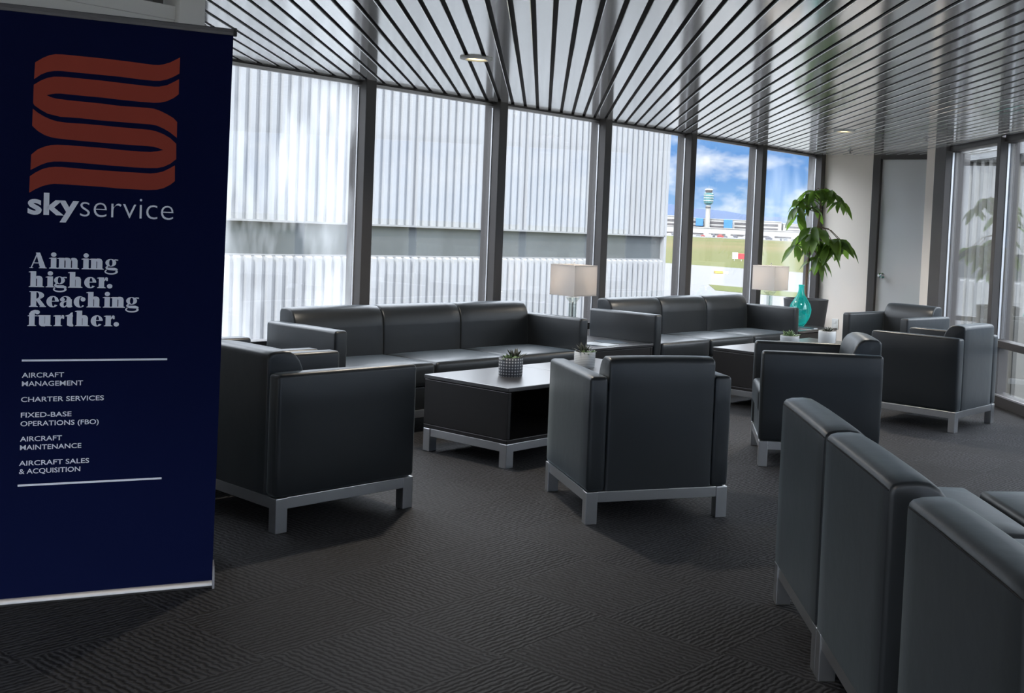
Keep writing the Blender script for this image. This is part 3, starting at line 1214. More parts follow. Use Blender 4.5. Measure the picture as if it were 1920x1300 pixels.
def pot_plant(label, loc, r, h, m, groups, plants, smooth=50):
    t = thing('potted_succulent', label, 'potted plant', loc, 0, 'small succulents on the coffee tables')
    bm = bmesh.new()
    add_lathe(bm, [(r * .93, 0), (r * .97, 0.004), (r, h * .5), (r, h - .004), (r - .003, h), (r - .009, h - .002), (r - .011, h - .02), (r * .85, h - .025)], 32)
    obj('pot', bm, m, t, smooth)
    bm = bmesh.new()
    add_lathe(bm, [(r - .0115, h - .02), (r * .6, h - .014), (0.0, h - .012)], 20)
    obj('soil', bm, SOIL, t, 60)
    for (x, y, rad, hh, n, seed, mm, wd) in plants:
        obj('succulent', succulent_bm(rad, hh, n, seed, 1.0, wd), mm, t, 60, loc=(x, y, h - .016))
    return t


pot_plant('dark pot with a white geometric pattern holding two succulents, on the nearest coffee table', (5.265, 5.285, TT), 0.079, 0.125, POTPATTERN, None,
          [(0.035, 0.0, 0.075, 0.09, 30, 3, SUCC_DARK, .13), (-0.03, -.01, 0.055, 0.05, 18, 5, SUCCULENT, .22), (0.0, -.045, 0.04, 0.035, 14, 6, SUCCULENT, .22)])
pot_plant('pale grey ribbed pot with a spiky succulent, just left of the armchair turned away', (6.055, 5.34, TT), 0.076, 0.110, POTRIBBED, None,
          [(0.0, 0.01, 0.078, 0.10, 26, 8, SUCC_DARK, .11), (-0.03, -.035, 0.05, 0.045, 16, 9, SUCCULENT, .2), (0.035, -.03, 0.045, 0.04, 14, 10, SUCCULENT, .2)])
pot_plant('low grey bowl with pale green succulents, left of the two far pots', (9.09, 5.47, TT), 0.090, 0.070, POTRIBBED, None,
          [(0.0, 0.0, 0.085, 0.09, 26, 12, SUCCULENT, .17), (0.045, -.02, 0.05, 0.05, 16, 13, SUCC_DARK, .2), (-0.045, .02, 0.05, 0.05, 16, 14, SUCCULENT, .2)])
pot_plant('white pot with a dark spiky succulent, right of the two far pots', (9.37, 5.23, TT), 0.083, 0.122, CERAMIC, None,
          [(0.0, 0.0, 0.085, 0.075, 26, 16, SUCC_DARK, .12)])

# ------------------------------------------------------------------ planter with umbrella tree
PX, PY = 11.44, 6.69
t = thing('potted_umbrella_tree', 'tall green umbrella plant in a charcoal planter in the window corner', 'potted plant', (PX, PY, 0))
bm = bmesh.new()
add_lathe(bm, [(0.175, 0), (0.18, 0.005), (0.262, 0.765), (0.262, 0.775), (0.245, 0.775), (0.235, 0.72)], 40)
obj('planter', bm, PLANTERGREY, t, 40)
bm = bmesh.new()
add_lathe(bm, [(0.236, 0.715), (0.15, 0.722), (0.0, 0.725)], 24)
obj('soil', bm, SOIL, t, 60)
px_m = 13.15 / F_PX


def pl(u, v, dd=0.0):
    """offset from the planter axis seen at pixel (u, v) of the photograph, dd metres deeper"""
    du, dv = u - 1506, v - 545
    x = du * math.cos(ROLL) + dv * math.sin(ROLL)
    y = -du * math.sin(ROLL) + dv * math.cos(ROLL)
    q = rt * (x * px_m) + Vector((fw.x, fw.y, 0)).normalized() * dd
    return Vector((q.x, q.y, 0.875 - y * px_m))


trunk = [pl(1503, 570), pl(1505, 545), pl(1506, 520), pl(1508, 495), pl(1513, 472), pl(1520, 448), pl(1527, 425), pl(1531, 400), pl(1533, 378), pl(1534, 364)]
trunk[0].z = 0.72
bm = bmesh.new()
add_tube(bm, trunk, [0.018, 0.017, 0.016, 0.016, 0.015, 0.014, 0.012, 0.010, 0.008, 0.006], 10)
obj('trunk', bm, BARK, t, 60)

crnd = random.Random(11)
foliage = bmesh.new()
stems = bmesh.new()


def leaflet(bm, p, d, ln, wd, droop):
    d = d.normalized()
    side = d.cross(Vector((0, 0, 1)))
    if side.length < 0.05:
        side = Vector((crnd.uniform(-1, 1), crnd.uniform(-1, 1), 0))
    side.normalize()
    side = Matrix.Rotation(crnd.uniform(-1.0, 1.0), 3, d) @ side
    nrm = side.cross(d)
    rows = []
    for f, w_ in ((0.0, .04), (.14, .42), (.35, .9), (.58, 1.0), (.8, .66), (.93, .28), (1.0, .02)):
        q = p + d * (ln * f) + Vector((0, 0, -droop * ln * f * f))
        hw_ = wd * w_ * .5
        cup = nrm * hw_ * .35
        rows.append((bm.verts.new(q - side * hw_ + cup), bm.verts.new(q), bm.verts.new(q + side * hw_ + cup)))
    for a, b in zip(rows[:-1], rows[1:]):
        bm.faces.new((a[0], a[1], b[1], b[0]))
        bm.faces.new((a[1], a[2], b[2], b[1]))


def cluster(hub, start, n, ln, droop, lean=Vector((0, 0, 0)), wd=0.46):
    mid = (hub + start) / 2 + Vector((0, 0, 0.05))
    add_tube(stems, [start, mid, hub], 0.0045, 6)
    a0 = crnd.uniform(0, 6.28)
    for i in range(n):
        az = a0 + 2 * PI * i / n + crnd.uniform(-.15, .15)
        d = Vector((math.cos(az), math.sin(az), crnd.uniform(-1.0, -.15))) + lean
        leaflet(foliage, hub, d, ln * crnd.uniform(.85, 1.12), ln * wd, 0.6 * droop * crnd.uniform(.7, 1.2))


tp = trunk
CL = [
    # hub (u, v, depth), trunk index it grows from, leaflets, length, droop
    ((1534, 356, 0.00), 9, 7, 0.15, 0.7), ((1519, 359, -0.05), 9, 6, 0.15, 0.8), ((1549, 358, 0.04), 9, 7, 0.15, 0.8),
    ((1504, 364, -0.02), 8, 6, 0.16, 0.8), ((1562, 366, 0.0), 8, 6, 0.16, 0.9), ((1570, 378, 0.05), 8, 4, 0.16, 0.9),
    ((1492, 376, 0.02), 8, 6, 0.15, 0.9), ((1511, 372, 0.08), 8, 6, 0.16, 0.9), ((1487, 390, -0.03), 7, 5, 0.15, 0.9),
    ((1488, 404, 0.0), 7, 4, 0.17, 0.9), ((1520, 390, 0.05), 7, 4, 0.16, 1.0),
    ((1514, 428, -0.06), 5, 6, 0.22, 0.9), ((1527, 434, -0.08), 5, 6, 0.23, 0.9), ((1506, 440, 0.05), 5, 5, 0.22, 0.9),
    ((1486, 460, -0.02), 4, 4, 0.18, 0.9), ((1530, 452, 0.08), 5, 5, 0.20, 0.9),
    ((1552, 450, 0.0), 6, 6, 0.20, 0.9), ((1565, 450, -0.04), 6, 6, 0.21, 0.95), ((1576, 456, 0.03), 6, 6, 0.22, 1.0), ((1545, 462, -0.05), 6, 5, 0.20, 0.9),
    ((1527, 484, -0.03), 4, 5, 0.18, 0.9), ((1536, 488, 0.04), 4, 4, 0.17, 0.9),
]
for (u, v, dd), si, n, ln, dr in CL:
    cluster(pl(u, v, dd), tp[si], n, ln * 1.1, dr)
obj('foliage', foliage, LEAF, t, 60)
obj('branches', stems, BARK, t, 60)

# ------------------------------------------------------------------ roll-up banner
BA = Vector((2.463, 4.085, 0))
banner = thing('rollup_banner', 'tall navy roll-up banner with an orange ribbon logo at the left edge', 'banner', BA, math.atan2(-0.4511, 0.8925))
BT = 2.182
LEAN = 0.0235


def ub(u, z):
    return u + LEAN * z / 2.2


bm = bmesh.new()
prism(bm, [(ub(-0.806, 0.03), 0.03), (ub(0, 0.03), 0.03), (ub(0, BT), BT), (ub(-0.806, BT), BT)], 1, 0.0, 0.0016)
obj('banner_sheet', bm, NAVY, banner)
bm = bmesh.new()
prism(bm, [(-0.006, BT - .004), (-0.009, BT + .006), (-0.007, BT + .018), (0.0, BT + .022), (0.008, BT + .018), (0.010, BT + .004), (0.008, BT - .004)], 0, ub(-0.812, BT), ub(0.0, BT))
obj('top_rail', bm, mat('grey_rail', (0.16, 0.155, 0.16), 0.5, 0.4, bump=(60, 0.03)), banner)
obj('rail_cap', B(ub(0.0, BT), ub(0.012, BT), -0.012, 0.013, BT - .006, BT + .025, 0.002), mat('black_plastic', (0.02, 0.02, 0.02), 0.5, bump=(80, .03)), banner)
bm = bmesh.new()
prism(bm, [(0.0, 0.002), (0.10, 0.002), (0.108, 0.02), (0.10, 0.06), (0.07, 0.082), (0.035, 0.075), (0.004, 0.035), (-0.006, 0.026), (-0.008, 0.012)], 0, -0.815, 0.0)
obj('base_cassette', bm, ALU, banner, 40)
bm = bmesh.new()
prism(bm, [(-0.012, 0.0), (0.11, 0.0), (0.112, 0.05), (0.09, 0.085), (0.05, 0.098), (0.01, 0.085), (-0.006, 0.05)], 0, 0.001, 0.009)
obj('end_cap', bm, mat('grey_end_cap', (0.22, 0.215, 0.23), 0.45, 0.2, bump=(60, .03)), banner, 40)
bm = bmesh.new()
add_tube(bm, [(-0.40, 0.045, 0.07), (-0.39, 0.02, BT)], 0.008, 10)
obj('support_pole', bm, ALU, banner, 40)
LOGO =  [[[-0.6436,2.0031 ],[-0.619,2.0223 ],[-0.5984,2.0341 ],[-0.5796,2.0398 ],[-0.5586,2.0414 ],[-0.5205,2.0415 ],[-0.4239,2.0413 ],[-0.3431,2.0391 ],[-0.2764,2.0364 ],[-0.2539,2.0356 ],[-0.2359,2.037 ],[-0.2202,2.0412 ],[-0.1977,2.051 ],[-0.1639,2.0734 ],[-0.1648,2.0122 ],[-0.185,1.9977 ],[-0.2075,1.9855 ],[-0.23,1.9782 ],[-0.2525,1.976 ],[-0.2974,1.9764 ],[-0.3639,1.9794 ],[-0.4294,1.98 ],[-0.4766,1.98 ],[-0.53,1.9805 ],[-0.5617,1.9808 ],[-0.5827,1.9786 ],[-0.6035,1.9729 ],[-0.6242,1.9612 ],[-0.6456,1.9424] ],[[-0.6463,1.9222 ],[-0.6238,1.9399 ],[-0.6031,1.9515 ],[-0.5823,1.9577 ],[-0.5613,1.9593 ],[-0.5402,1.9603 ],[-0.4762,1.9595 ],[-0.433,1.9591 ],[-0.3413,1.956 ],[-0.2745,1.954 ],[-0.252,1.9538 ],[-0.234,1.9555 ],[-0.207,1.9636 ],[-0.1846,1.9778 ],[-0.1654,1.9909 ],[-0.1652,1.9336 ],[-0.1831,1.9169 ],[-0.2056,1.9036 ],[-0.2281,1.8961 ],[-0.2507,1.8932 ],[-0.2955,1.8928 ],[-0.3621,1.894 ],[-0.4277,1.8964 ],[-0.475,1.8968 ],[-0.539,1.898 ],[-0.5602,1.8984 ],[-0.577,1.8968 ],[-0.5916,1.893 ],[-0.6051,1.8881 ],[-0.5914,1.8823 ],[-0.5766,1.8789 ],[-0.5386,1.8764 ],[-0.4745,1.8751 ],[-0.4313,1.8742 ],[-0.3616,1.8708 ],[-0.2951,1.8719 ],[-0.2727,1.8722 ],[-0.2502,1.871 ],[-0.2274,1.8643 ],[-0.2045,1.8539 ],[-0.1813,1.8409 ],[-0.1684,1.827 ],[-0.1681,1.767 ],[-0.1914,1.7851 ],[-0.2145,1.7982 ],[-0.2374,1.8076 ],[-0.2601,1.8106 ],[-0.316,1.8109 ],[-0.3713,1.8112 ],[-0.426,1.8114 ],[-0.4948,1.8141 ],[-0.5374,1.814 ],[-0.5586,1.8134 ],[-0.5797,1.8176 ],[-0.6008,1.8217 ],[-0.6218,1.833 ],[-0.6429,1.8477 ],[-0.6472,1.8557] ],[[-0.6479,1.8354 ],[-0.6321,1.8225 ],[-0.611,1.8101 ],[-0.5899,1.8011 ],[-0.5688,1.7957 ],[-0.537,1.7936 ],[-0.4729,1.7941 ],[-0.4297,1.7934 ],[-0.3599,1.7913 ],[-0.2933,1.7906 ],[-0.2596,1.7896 ],[-0.2369,1.7852 ],[-0.214,1.7771 ],[-0.1909,1.7639 ],[-0.1699,1.7443 ],[-0.1685,1.6855 ],[-0.1887,1.6665 ],[-0.2112,1.6537 ],[-0.2338,1.6473 ],[-0.2676,1.645 ],[-0.3124,1.6445 ],[-0.3678,1.6458 ],[-0.4226,1.647 ],[-0.47,1.6487 ],[-0.5343,1.6503 ],[-0.5555,1.6501 ],[-0.5766,1.6486 ],[-0.5975,1.6436 ],[-0.6183,1.6338 ],[-0.6389,1.6205 ],[-0.6512,1.6125 ],[-0.6501,1.6686 ],[-0.6297,1.6892 ],[-0.609,1.7003 ],[-0.5882,1.7078 ],[-0.5672,1.7106 ],[-0.5354,1.7113 ],[-0.4713,1.7105 ],[-0.428,1.7101 ],[-0.3581,1.7067 ],[-0.2914,1.7054 ],[-0.2577,1.7066 ],[-0.2352,1.7107 ],[-0.2138,1.7173 ],[-0.2287,1.7224 ],[-0.2469,1.7273 ],[-0.2694,1.7281 ],[-0.3364,1.728 ],[-0.4243,1.7292 ],[-0.4931,1.7307 ],[-0.5358,1.7323 ],[-0.5655,1.7336 ],[-0.5887,1.7366 ],[-0.6098,1.7433 ],[-0.6309,1.7559 ],[-0.6488,1.7735] ],[[-0.6529,1.5897 ],[-0.6344,1.6052 ],[-0.6138,1.6185 ],[-0.593,1.6259 ],[-0.572,1.629 ],[-0.5509,1.6299 ],[-0.4911,1.6278 ],[-0.4263,1.6265 ],[-0.3563,1.6256 ],[-0.2896,1.625 ],[-0.2559,1.6251 ],[-0.2333,1.6286 ],[-0.2108,1.6363 ],[-0.1883,1.6503 ],[-0.1725,1.6613 ],[-0.1711,1.6012 ],[-0.1868,1.5864 ],[-0.2093,1.5725 ],[-0.2319,1.565 ],[-0.2657,1.5618 ],[-0.3106,1.5617 ],[-0.366,1.5622 ],[-0.4209,1.5651 ],[-0.4899,1.5659 ],[-0.5327,1.567 ],[-0.5751,1.5669 ],[-0.5919,1.5635 ],[-0.6127,1.5563 ],[-0.6334,1.5443 ],[-0.6539,1.5299]]]
for pts in LOGO:
    bm = bmesh.new()
    vv = [bm.verts.new((x, -0.0008, z)) for x, z in pts]
    f = bm.faces.new(vv)
    f.normal_update()
    bmesh.ops.triangulate(bm, faces=[f])
    if bm.faces[:][0].normal.y > 0:
        bmesh.ops.reverse_faces(bm, faces=bm.faces[:])
    obj('logo_ribbon', bm, ORANGE, banner)


def text_bm(s, offset):
    cu_ = bpy.data.curves.new('lettering', 'FONT')
    cu_.body = s
    cu_.size = 1.0
    cu_.offset = offset
    cu_.resolution_u = 4
    o_ = bpy.data.objects.new('lettering', cu_)
    C.objects.link(o_)
    dg = bpy.context.evaluated_depsgraph_get()
    me = bpy.data.meshes.new_from_object(o_.evaluated_get(dg))
    bm = bmesh.new()
    bm.from_mesh(me)
    bpy.data.objects.remove(o_, do_unlink=True)
    bpy.data.curves.remove(cu_)
    bpy.data.meshes.remove(me)
    return bm


def ref_height(ch, offset):
    b = text_bm(ch, offset)
    hgt = max(v.co.y for v in b.verts)
    b.free()
    return hgt


def write(s, u0, u1, z0, hgt, ref, offset):
    bm = text_bm(s, offset)
    xa, xb = min(v.co.x for v in bm.verts), max(v.co.x for v in bm.verts)
    k = hgt / ref_height(ref, offset)
    for v in bm.verts:
        v.co = Vector((u0 + (v.co.x - xa) / (xb - xa) * (u1 - u0), -0.0008, z0 + v.co.y * k))
    obj('lettering', bm, LETTER, banner)


write('sky', -0.6578, -0.4925, 1.4545, 0.0525, 'x', 0.028)
write('service', -0.4890, -0.1734, 1.4510, 0.0530, 'x', -0.014)
for s_, u0, u1, z0 in (('AIRCRAFT', -.6654, -.5298, .8513), ('MANAGEMENT', -.6648, -.4668, .8197), ('CHARTER SERVICES', -.6666, -.3962, .7614),
                       ('FIXED-BASE', -.6662, -.5025, .7037), ('OPERATIONS (FBO)', -.6667, -.4115, .6716), ('AIRCRAFT', -.6674, -.5323, .6148),
                       ('MAINTENANCE', -.6669, -.4678, .5831), ('AIRCRAFT SALES', -.6689, -.4407, .5248), ('& ACQUISITION', -.6684, -.4696, .4943)):
    write(s_, u0, u1, z0, 0.0178, 'H', 0.010)
for z0, z1, u0, u1 in ((0.9108, 0.9180, -0.6665, -0.1819), (0.4475, 0.4548, -0.6720, -0.1908)):
    obj('printed_rule', B(u0, u1, -0.0012, -0.0002, z0, z1), LETTER, banner)

# fat high-contrast serif for the slogan, drawn glyph by glyph (unit: x-height)
XH = 0.0405


def glyph(ch, x0, x1):
    """list of polygons / strips in (metres along, x-heights up)"""
    w = x1 - x0
    P = []
    def poly(*pts):
        P.append([(x0 + a * w, b) for a, b in pts])
    def rect(a, b, c, d):
        poly((a, c), (b, c), (b, d), (a, d))
    def ring(cx, cy, rx, ry, ix, iy, icx=None, icy=None, a0=0, a1=360, n=28):
        icx = cx if icx is None else icx
        icy = cy if icy is None else icy
        for i in range(n):
            t0, t1 = R(a0 + (a1 - a0) * i / n), R(a0 + (a1 - a0) * (i + 1) / n)
            poly((cx + rx * math.cos(t0), cy + ry * math.sin(t0)), (cx + rx * math.cos(t1), cy + ry * math.sin(t1)),
                 (icx + ix * math.cos(t1), icy + iy * math.sin(t1)), (icx + ix * math.cos(t0), icy + iy * math.sin(t0)))
    def disc(cx, cy, rx, ry):
        poly(*[(cx + rx * math.cos(2 * PI * i / 18), cy + ry * math.sin(2 * PI * i / 18)) for i in range(18)])
    sw = 0.0178 / w      # stem width as part of the glyph width
    def stem(a, top, flag=True, foot=True):
        rect(a, a + sw, 0, top)
        if foot:
            poly((a - .30 * sw, 0), (a + 1.30 * sw, 0), (a + 1.30 * sw, .05), (a + sw, .12), (a, .12), (a - .30 * sw, .05))
        if flag:
            poly((a + .1 * sw, top), (a - .34 * sw, top - .05), (a - .34 * sw, top - .10), (a, top - .12), (a + sw * .3, top - .2))
    def arch(a, b):
        # hairline leaving stem ending at a, swelling into stem at b
        poly((a, .70), (a + (b - a) * .5, .93), (b, .96), (b + sw * .45, 1.02), (a + (b - a) * .75, 1.02), (a + (b - a) * .3, .93), (a, .80))
        poly((b - sw * .25, .97), (b + sw * .45, 1.02), (b + sw * .8, .96), (b + sw, .78), (b, .70))
    def curl(n):
        pass
    if ch == 'i':
        stem(.24, 1.0)
        disc(.24 + sw * .5, 1.27, .0088 / w, .205)
    elif ch in 'nhu':
        a, b = .09, 1 - .09 - sw
        if ch == 'u':
            rect(a, a + sw, .22, 1.0)
            poly((a, .25), (a + sw, .25), (a + sw * 1.35, .10), (b, .18), (b, .08), (a + sw * 1.1, -.03), (a + sw * .45, -.02), (a + sw * .1, .08))
            poly((a + .1 * sw, 1.0), (a - .34 * sw, .95), (a - .34 * sw, .9), (a, .88), (a + .3 * sw, .8))
            rect(b, b + sw, .06, 1.0)
            poly((b + .1 * sw, 1.0), (b - .34 * sw, .95), (b - .34 * sw, .9), (b, .88), (b + .3 * sw, .8))
            poly((b, 0), (b + 1.3 * sw, 0), (b + 1.3 * sw, .05), (b + sw, .12), (b, .12))
        else:
            stem(a, 1.0 if ch == 'n' else 1.44)
            arch(a + sw, b)
            stem(b, .8, flag=False)
    elif ch == 'm':
        a, c = .06, 1 - .06 - sw
        b = (a + c) / 2
        stem(a, 1.0)
        arch(a + sw, b)
        stem(b, .8, flag=False)
        arch(b + sw, c)
        stem(c, .8, flag=False)
    elif ch == 'r':
        stem(.14, 1.0)
        poly((.14 + sw, .62), (.14 + sw * 1.5, .88), (.78, .80), (.86, .66), (1.0, .68), (1.0, .95), (.9, 1.02), (.76, 1.0), (.14 + sw, .78))
    elif ch == '.':
        disc(.5, .19, .0092 / w, .215)
    elif ch == 'e':
        ring(.5, .5, .5, .525, .13, .44, .56, .5, 2, 322)
        rect(.30, .97, .50, .58)
        poly((.97, .50), (.70, .50), (.69, .60), (.95, .70))
    elif ch == 'c':
        ring(.52, .5, .52, .525, .16, .45, .62, .5, 48, 318)
        disc(.80, .74, .0080 / w, .20)
    elif ch == 'a':
        rect(.52, .52 + sw, .12, .74)
        ring(.46, .70, .42, .325, .16, .26, .40, .70, 0, 165, 18)
        disc(.20, .70, .20, .16)
        ring(.30, .26, .30, .29, .10, .20, .40, .26, 60, 320, 20)
        poly((.30, .54), (.56, .62), (.56, .54), (.40, .47))
        poly((.30, -.03), (.56, .14), (.56, .24), (.36, .06))
        poly((.52, .16), (.52 + sw, .16), (1.0, .10), (1.0, .05), (.86, -.02), (.66, -.02), (.55, .06))
    elif ch == 'g':
        ring(.46, .655, .40, .355, .125, .30, .46, .655)
        poly((.62, .93), (.80, .99), (1.0, .97), (1.0, .86), (.80, .88), (.72, .82))
        poly((.20, .40), (.30, .33), (.22, .24), (.30, .19), (.12, .12), (.06, .22))
        poly((.06, .22), (.12, .05), (.30, -.03), (.70, -.05), (.98, -.02), (1.0, .0), (.94, .12), (.75, .20), (.30, .20))
        ring(.50, -.17, .50, .27, .36, .15, .47, -.16, 140, 392)
    elif ch == 't':
        a = .22
        rect(a, a + sw, .22, .98)
        poly((a, .95), (a + sw, .95), (a + sw, 1.28), (a + sw * .75, 1.26), (a + sw * .3, 1.06), (a - .2, .97))
        rect(0.02, .92, .90, .99)
        poly((a, .26), (a + sw, .26), (a + sw * 1.15, .10), (1.0, .12), (1.0, .06), (a + sw * 1.1, -.03), (a + sw * .45, -.02), (a + .02, .08))
    elif ch == 'f':
        a = .12
        stem(a, 1.18, flag=False)
        poly((a, 1.1), (a + sw, 1.1), (a + sw * 1.08, 1.30), (a + sw * 1.35, 1.40), (.85, 1.42), (.72, 1.475), (a + sw * .9, 1.47), (a + sw * .3, 1.36))
        disc(.83, 1.27, .0082 / w, .19)
        rect(0.0, .82, .90, .97)
    elif ch == 'A':
        poly((.06, 0), (.13, 0), (.46, 1.22), (.42, 1.38))
        poly((.36, 1.42), (.60, 1.42), (.955, 0), (.62, 0))
        rect(.22, .66, .44, .51)
        rect(0, .22, 0, .06)
        rect(.54, 1.0, 0, .07)
    elif ch == 'R':
        stem(.10, 1.42, flag=False)
        rect(.02, .10 + sw, 1.35, 1.42)
        ring(.42, 1.055, .46, .365, .16, .30, .42, 1.055, -90, 90, 20)
        rect(.10 + sw, .44, 1.36, 1.42)
        rect(.10 + sw, .44, .69, .75)
        poly((.36, .74), (.62, .74), (.98, .04), (.68, .02))
        rect(.62, 1.0, 0, .07)
    return P


SLOGAN = [(1.2548, [('A', -.6486, -.5933), ('i', -.5852, -.5647), ('m', -.5584, -.4895), ('i', -.4791, -.461), ('n', -.4534, -.4073), ('g', -.4042, -.3589)]),
          (1.1852, [('h', -.6485, -.6013), ('i', -.5948, -.5753), ('g', -.5716, -.5274), ('h', -.5219, -.477), ('e', -.4703, -.4304), ('r', -.4268, -.3919), ('.', -.3948, -.3761)]),
          (1.1121, [('R', -.6477, -.593), ('e', -.5919, -.5518), ('a', -.5487, -.5076), ('c', -.5033, -.4653), ('h', -.4605, -.4145), ('i', -.406, -.3872), ('n', -.3801, -.333), ('g', -.3313, -.285)]),
          (1.0414, [('f', -.6506, -.6142), ('u', -.6184, -.5738), ('r', -.5673, -.5333), ('t', -.5298, -.5026), ('h', -.4967, -.4514), ('e', -.4459, -.4058), ('r', -.4014, -.3662), ('.', -.3694, -.3511)])]
for zb, gl_ in SLOGAN:
    bm = bmesh.new()
    k_ = 0
    for ch, xa, xb in gl_:
        for pg in glyph(ch, xa, xb):
            k_ += 1
            yy = -0.0008 - 0.000002 * (k_ % 12)
            f = bm.faces.new([bm.verts.new((a, yy, zb + b * XH)) for a, b in pg])
            f.normal_update()
            if f.normal.y > 0:
                f.normal_flip()
    bmesh.ops.triangulate(bm, faces=bm.faces[:])
    obj('lettering', bm, LETTER, banner)


# ------------------------------------------------------------------ outdoors
G = -3.2
bm = bmesh.new()
vsq = [bm.verts.new(p) for p in ((-3000, -3000, G), (16000, -3000, G), (16000, 16000, G), (-3000, 16000, G))]
bm.faces.new(vsq)
struct('ground', bm, GRASS)


def slab(name, pts, z, m, label, cat):
    bm = bmesh.new()
    prism(bm, pts, 2, G - 0.2, G + z)
    o = obj(name, bm, m)
    tag(o, label, cat)
    o['kind'] = 'structure'
    return o


slab('apron', [(-60, -80), (121, -80), (126.4, 82.9), (127.9, 99.0), (129, 160), (-60, 160)], 0.03, CONCRETE, 'grey concrete apron outside the windows', 'apron')
slab('grass_island', [(74, 44), (80, 44), (82, 58), (74.5, 52)], 0.06, GRASS, 'strip of grass on the near side of the apron', 'grass')
slab('taxiway', [(300, 888), (747, 579), (818, 530), (1350, 162), (1800, 330), (1157, 749), (1044, 810), (500, 1180)], 0.05, CONCRETE, 'pale taxiway crossing the distant grass', 'taxiway')

# white hangar straight outside the windows
DH = 20.0
t = thing('hangar', 'white corrugated metal hangar filling the left windows', 'building', (25.83, DH, G))


def corrugated(x0, x1, z0, z1, depth, period=0.2305, crest=0.095, slope=0.034, cap=False):
    """ribs towards -y; cap = sloping closed rib tops"""
    bm = bmesh.new()
    xs = []
    x = x1
    while x > x0:
        xs += [(x, 0), (x - slope, -depth), (x - slope - crest, -depth), (x - 2 * slope - crest, 0)]
        x -= period
    top = []
    bot = []
    for (xx, yy) in xs:
        bot.append(bm.verts.new((xx, yy, z0)))
        zt = z1
        top.append(bm.verts.new((xx, yy, zt - (0.05 if cap and yy < 0 else 0))))
    for i in range(len(xs) - 1):
        bm.faces.new((bot[i], top[i], top[i + 1], bot[i + 1]))
    if cap:
        for i in range(0, len(xs) - 3, 4):
            bm.faces.new((top[i], top[i + 1], top[i + 2], top[i + 3]))
    bmesh.ops.recalc_face_normals(bm, faces=bm.faces[:])
    return bm


HX0 = -46
obj('upper_siding', corrugated(HX0, 0, 1.345 - G, 8.6, 0.085), SIDING, t)
obj('lower_siding', corrugated(HX0, 0, 0.02, 0.64 - G, 0.085, cap=True), SIDING, t)
obj('ribbon_window', B(HX0, 0, 0.03, 0.10, 0.58 - G, 1.40 - G), BANDGLASS, t)
bm = bmesh.new()
add_box(bm, HX0, 0.0, -0.10, 0.03, 1.305 - G, 1.345 - G)
add_box(bm, HX0, 0.0, -0.01, 0.03, 0.635 - G, 0.665 - G)
obj('flashing', bm, FASCIA, t)
obj('corner_trim', B(-0.03, 0.08, -0.10, 0.2, 0, 8.6), SIDING, t)
obj('wall_core', B(HX0, 0.0, 0.11, 18.0, 0, 8.6), SIDING, t)
obj('roof_edge', B(HX0 - .2, 0.25, -0.25, 18.2, 8.6, 8.9), FASCIA, t)

# ribbed annex seen through the right-hand glass
t = thing('annex_building', 'beige ribbed metal annex wall outside the right-hand glass', 'building', (15.55, 5.50, G), R(45))
bm = corrugated(0, 10, 0, 6.0, 0.15, 0.30, 0.12, 0.015)
for v in bm.verts:
    v.co.y = -v.co.y
obj('ribbed_siding', bm, ANNEX, t)
obj('wall_core', B(0, 10, -6, -0.01, 0, 6.0), ANNEX, t)
obj('roof_edge', B(-.15, 10.1, -6.1, 0.2, 6.0, 6.2), FASCIA, t)

# control tower
t = thing('control_tower', 'airport control tower with a teal glass head on the horizon', 'tower', (979, 698, G))
bm = bmesh.new()
add_lathe(bm, [(3.0, 0), (2.6, 16), (2.5, 30 - G)], 24)
obj('shaft', bm, TOWERWHITE, t, 40)
bm = bmesh.new()
add_lathe(bm, [(2.9, 27 - G), (2.9, 28.6 - G)], 24, cap_top=True)
obj('collar', bm, TERMGLASS, t, 40)
bm = bmesh.new()
add_lathe(bm, [(3.2, 30.6 - G), (5.0, 32.5 - G), (5.2, 37 - G), (5.2, 42.4 - G), (3.9, 43.2 - G)], 12, cap_top=True)
obj('tower_head', bm, TEAL_TOWER, t)
bm = bmesh.new()
for z in (34.4, 37.2, 40.0):
    add_lathe(bm, [(5.25, z - G), (5.4, z + .25 - G), (5.4, z + .7 - G), (5.25, z + .9 - G)], 12, cap_bottom=False)
obj('floor_band', bm, TERMWHITE, t)
bm = bmesh.new()
add_lathe(bm, [(3.3, 43.2 - G), (4.0, 46 - G)], 12, cap_top=True)
obj('cab_window', bm, TERMGLASS, t)
bm = bmesh.new()
add_lathe(bm, [(4.4, 46 - G), (4.4, 46.9 - G), (2.5, 47.6 - G)], 12, cap_top=True)
add_tube(bm, [(0, 0, 47 - G), (0, 0, 51 - G)], 0.12, 6)
obj('cab_roof', bm, TERMWHITE, t)

# terminal buildings along the far side of the airfield
tdir = Vector((0.593, -0.805, 0))
tn = Vector((0.805, 0.593, 0))
tang = math.atan2(tdir.y, tdir.x)
T0 = Vector((985, 703, G))


def terminal(s0, s1, dep, h, bands, label, blue=None, off=0.0, name='terminal_building'):
    base = T0 + tdir * s0 + tn * off
    t = thing(name, label, 'building', tuple(base), tang, 'airport terminals on the horizon')
    ln = s1 - s0
    obj('wall', B(0, ln, 0, dep, 0, h), TERMWHITE, t)
    for z0, z1 in bands:
        n = max(2, int(ln / 22))
        for k in range(n):
            a = ln * (k + .1) / n
            b = ln * (k + .86) / n
            obj('window_band', B(a, b, -0.4, 0.02, z0, z1), TERMGLASS, t)
    obj('roof', B(-.6, ln + .6, -.8, dep + .6, h, h + .8), TERMWHITE, t)
    if blue:
        for a, b, z0, z1 in blue:
            obj('jet_bridge', B(a, b, -8, -0.5, z0, z1, 0.2), BLUE, t)
    return t


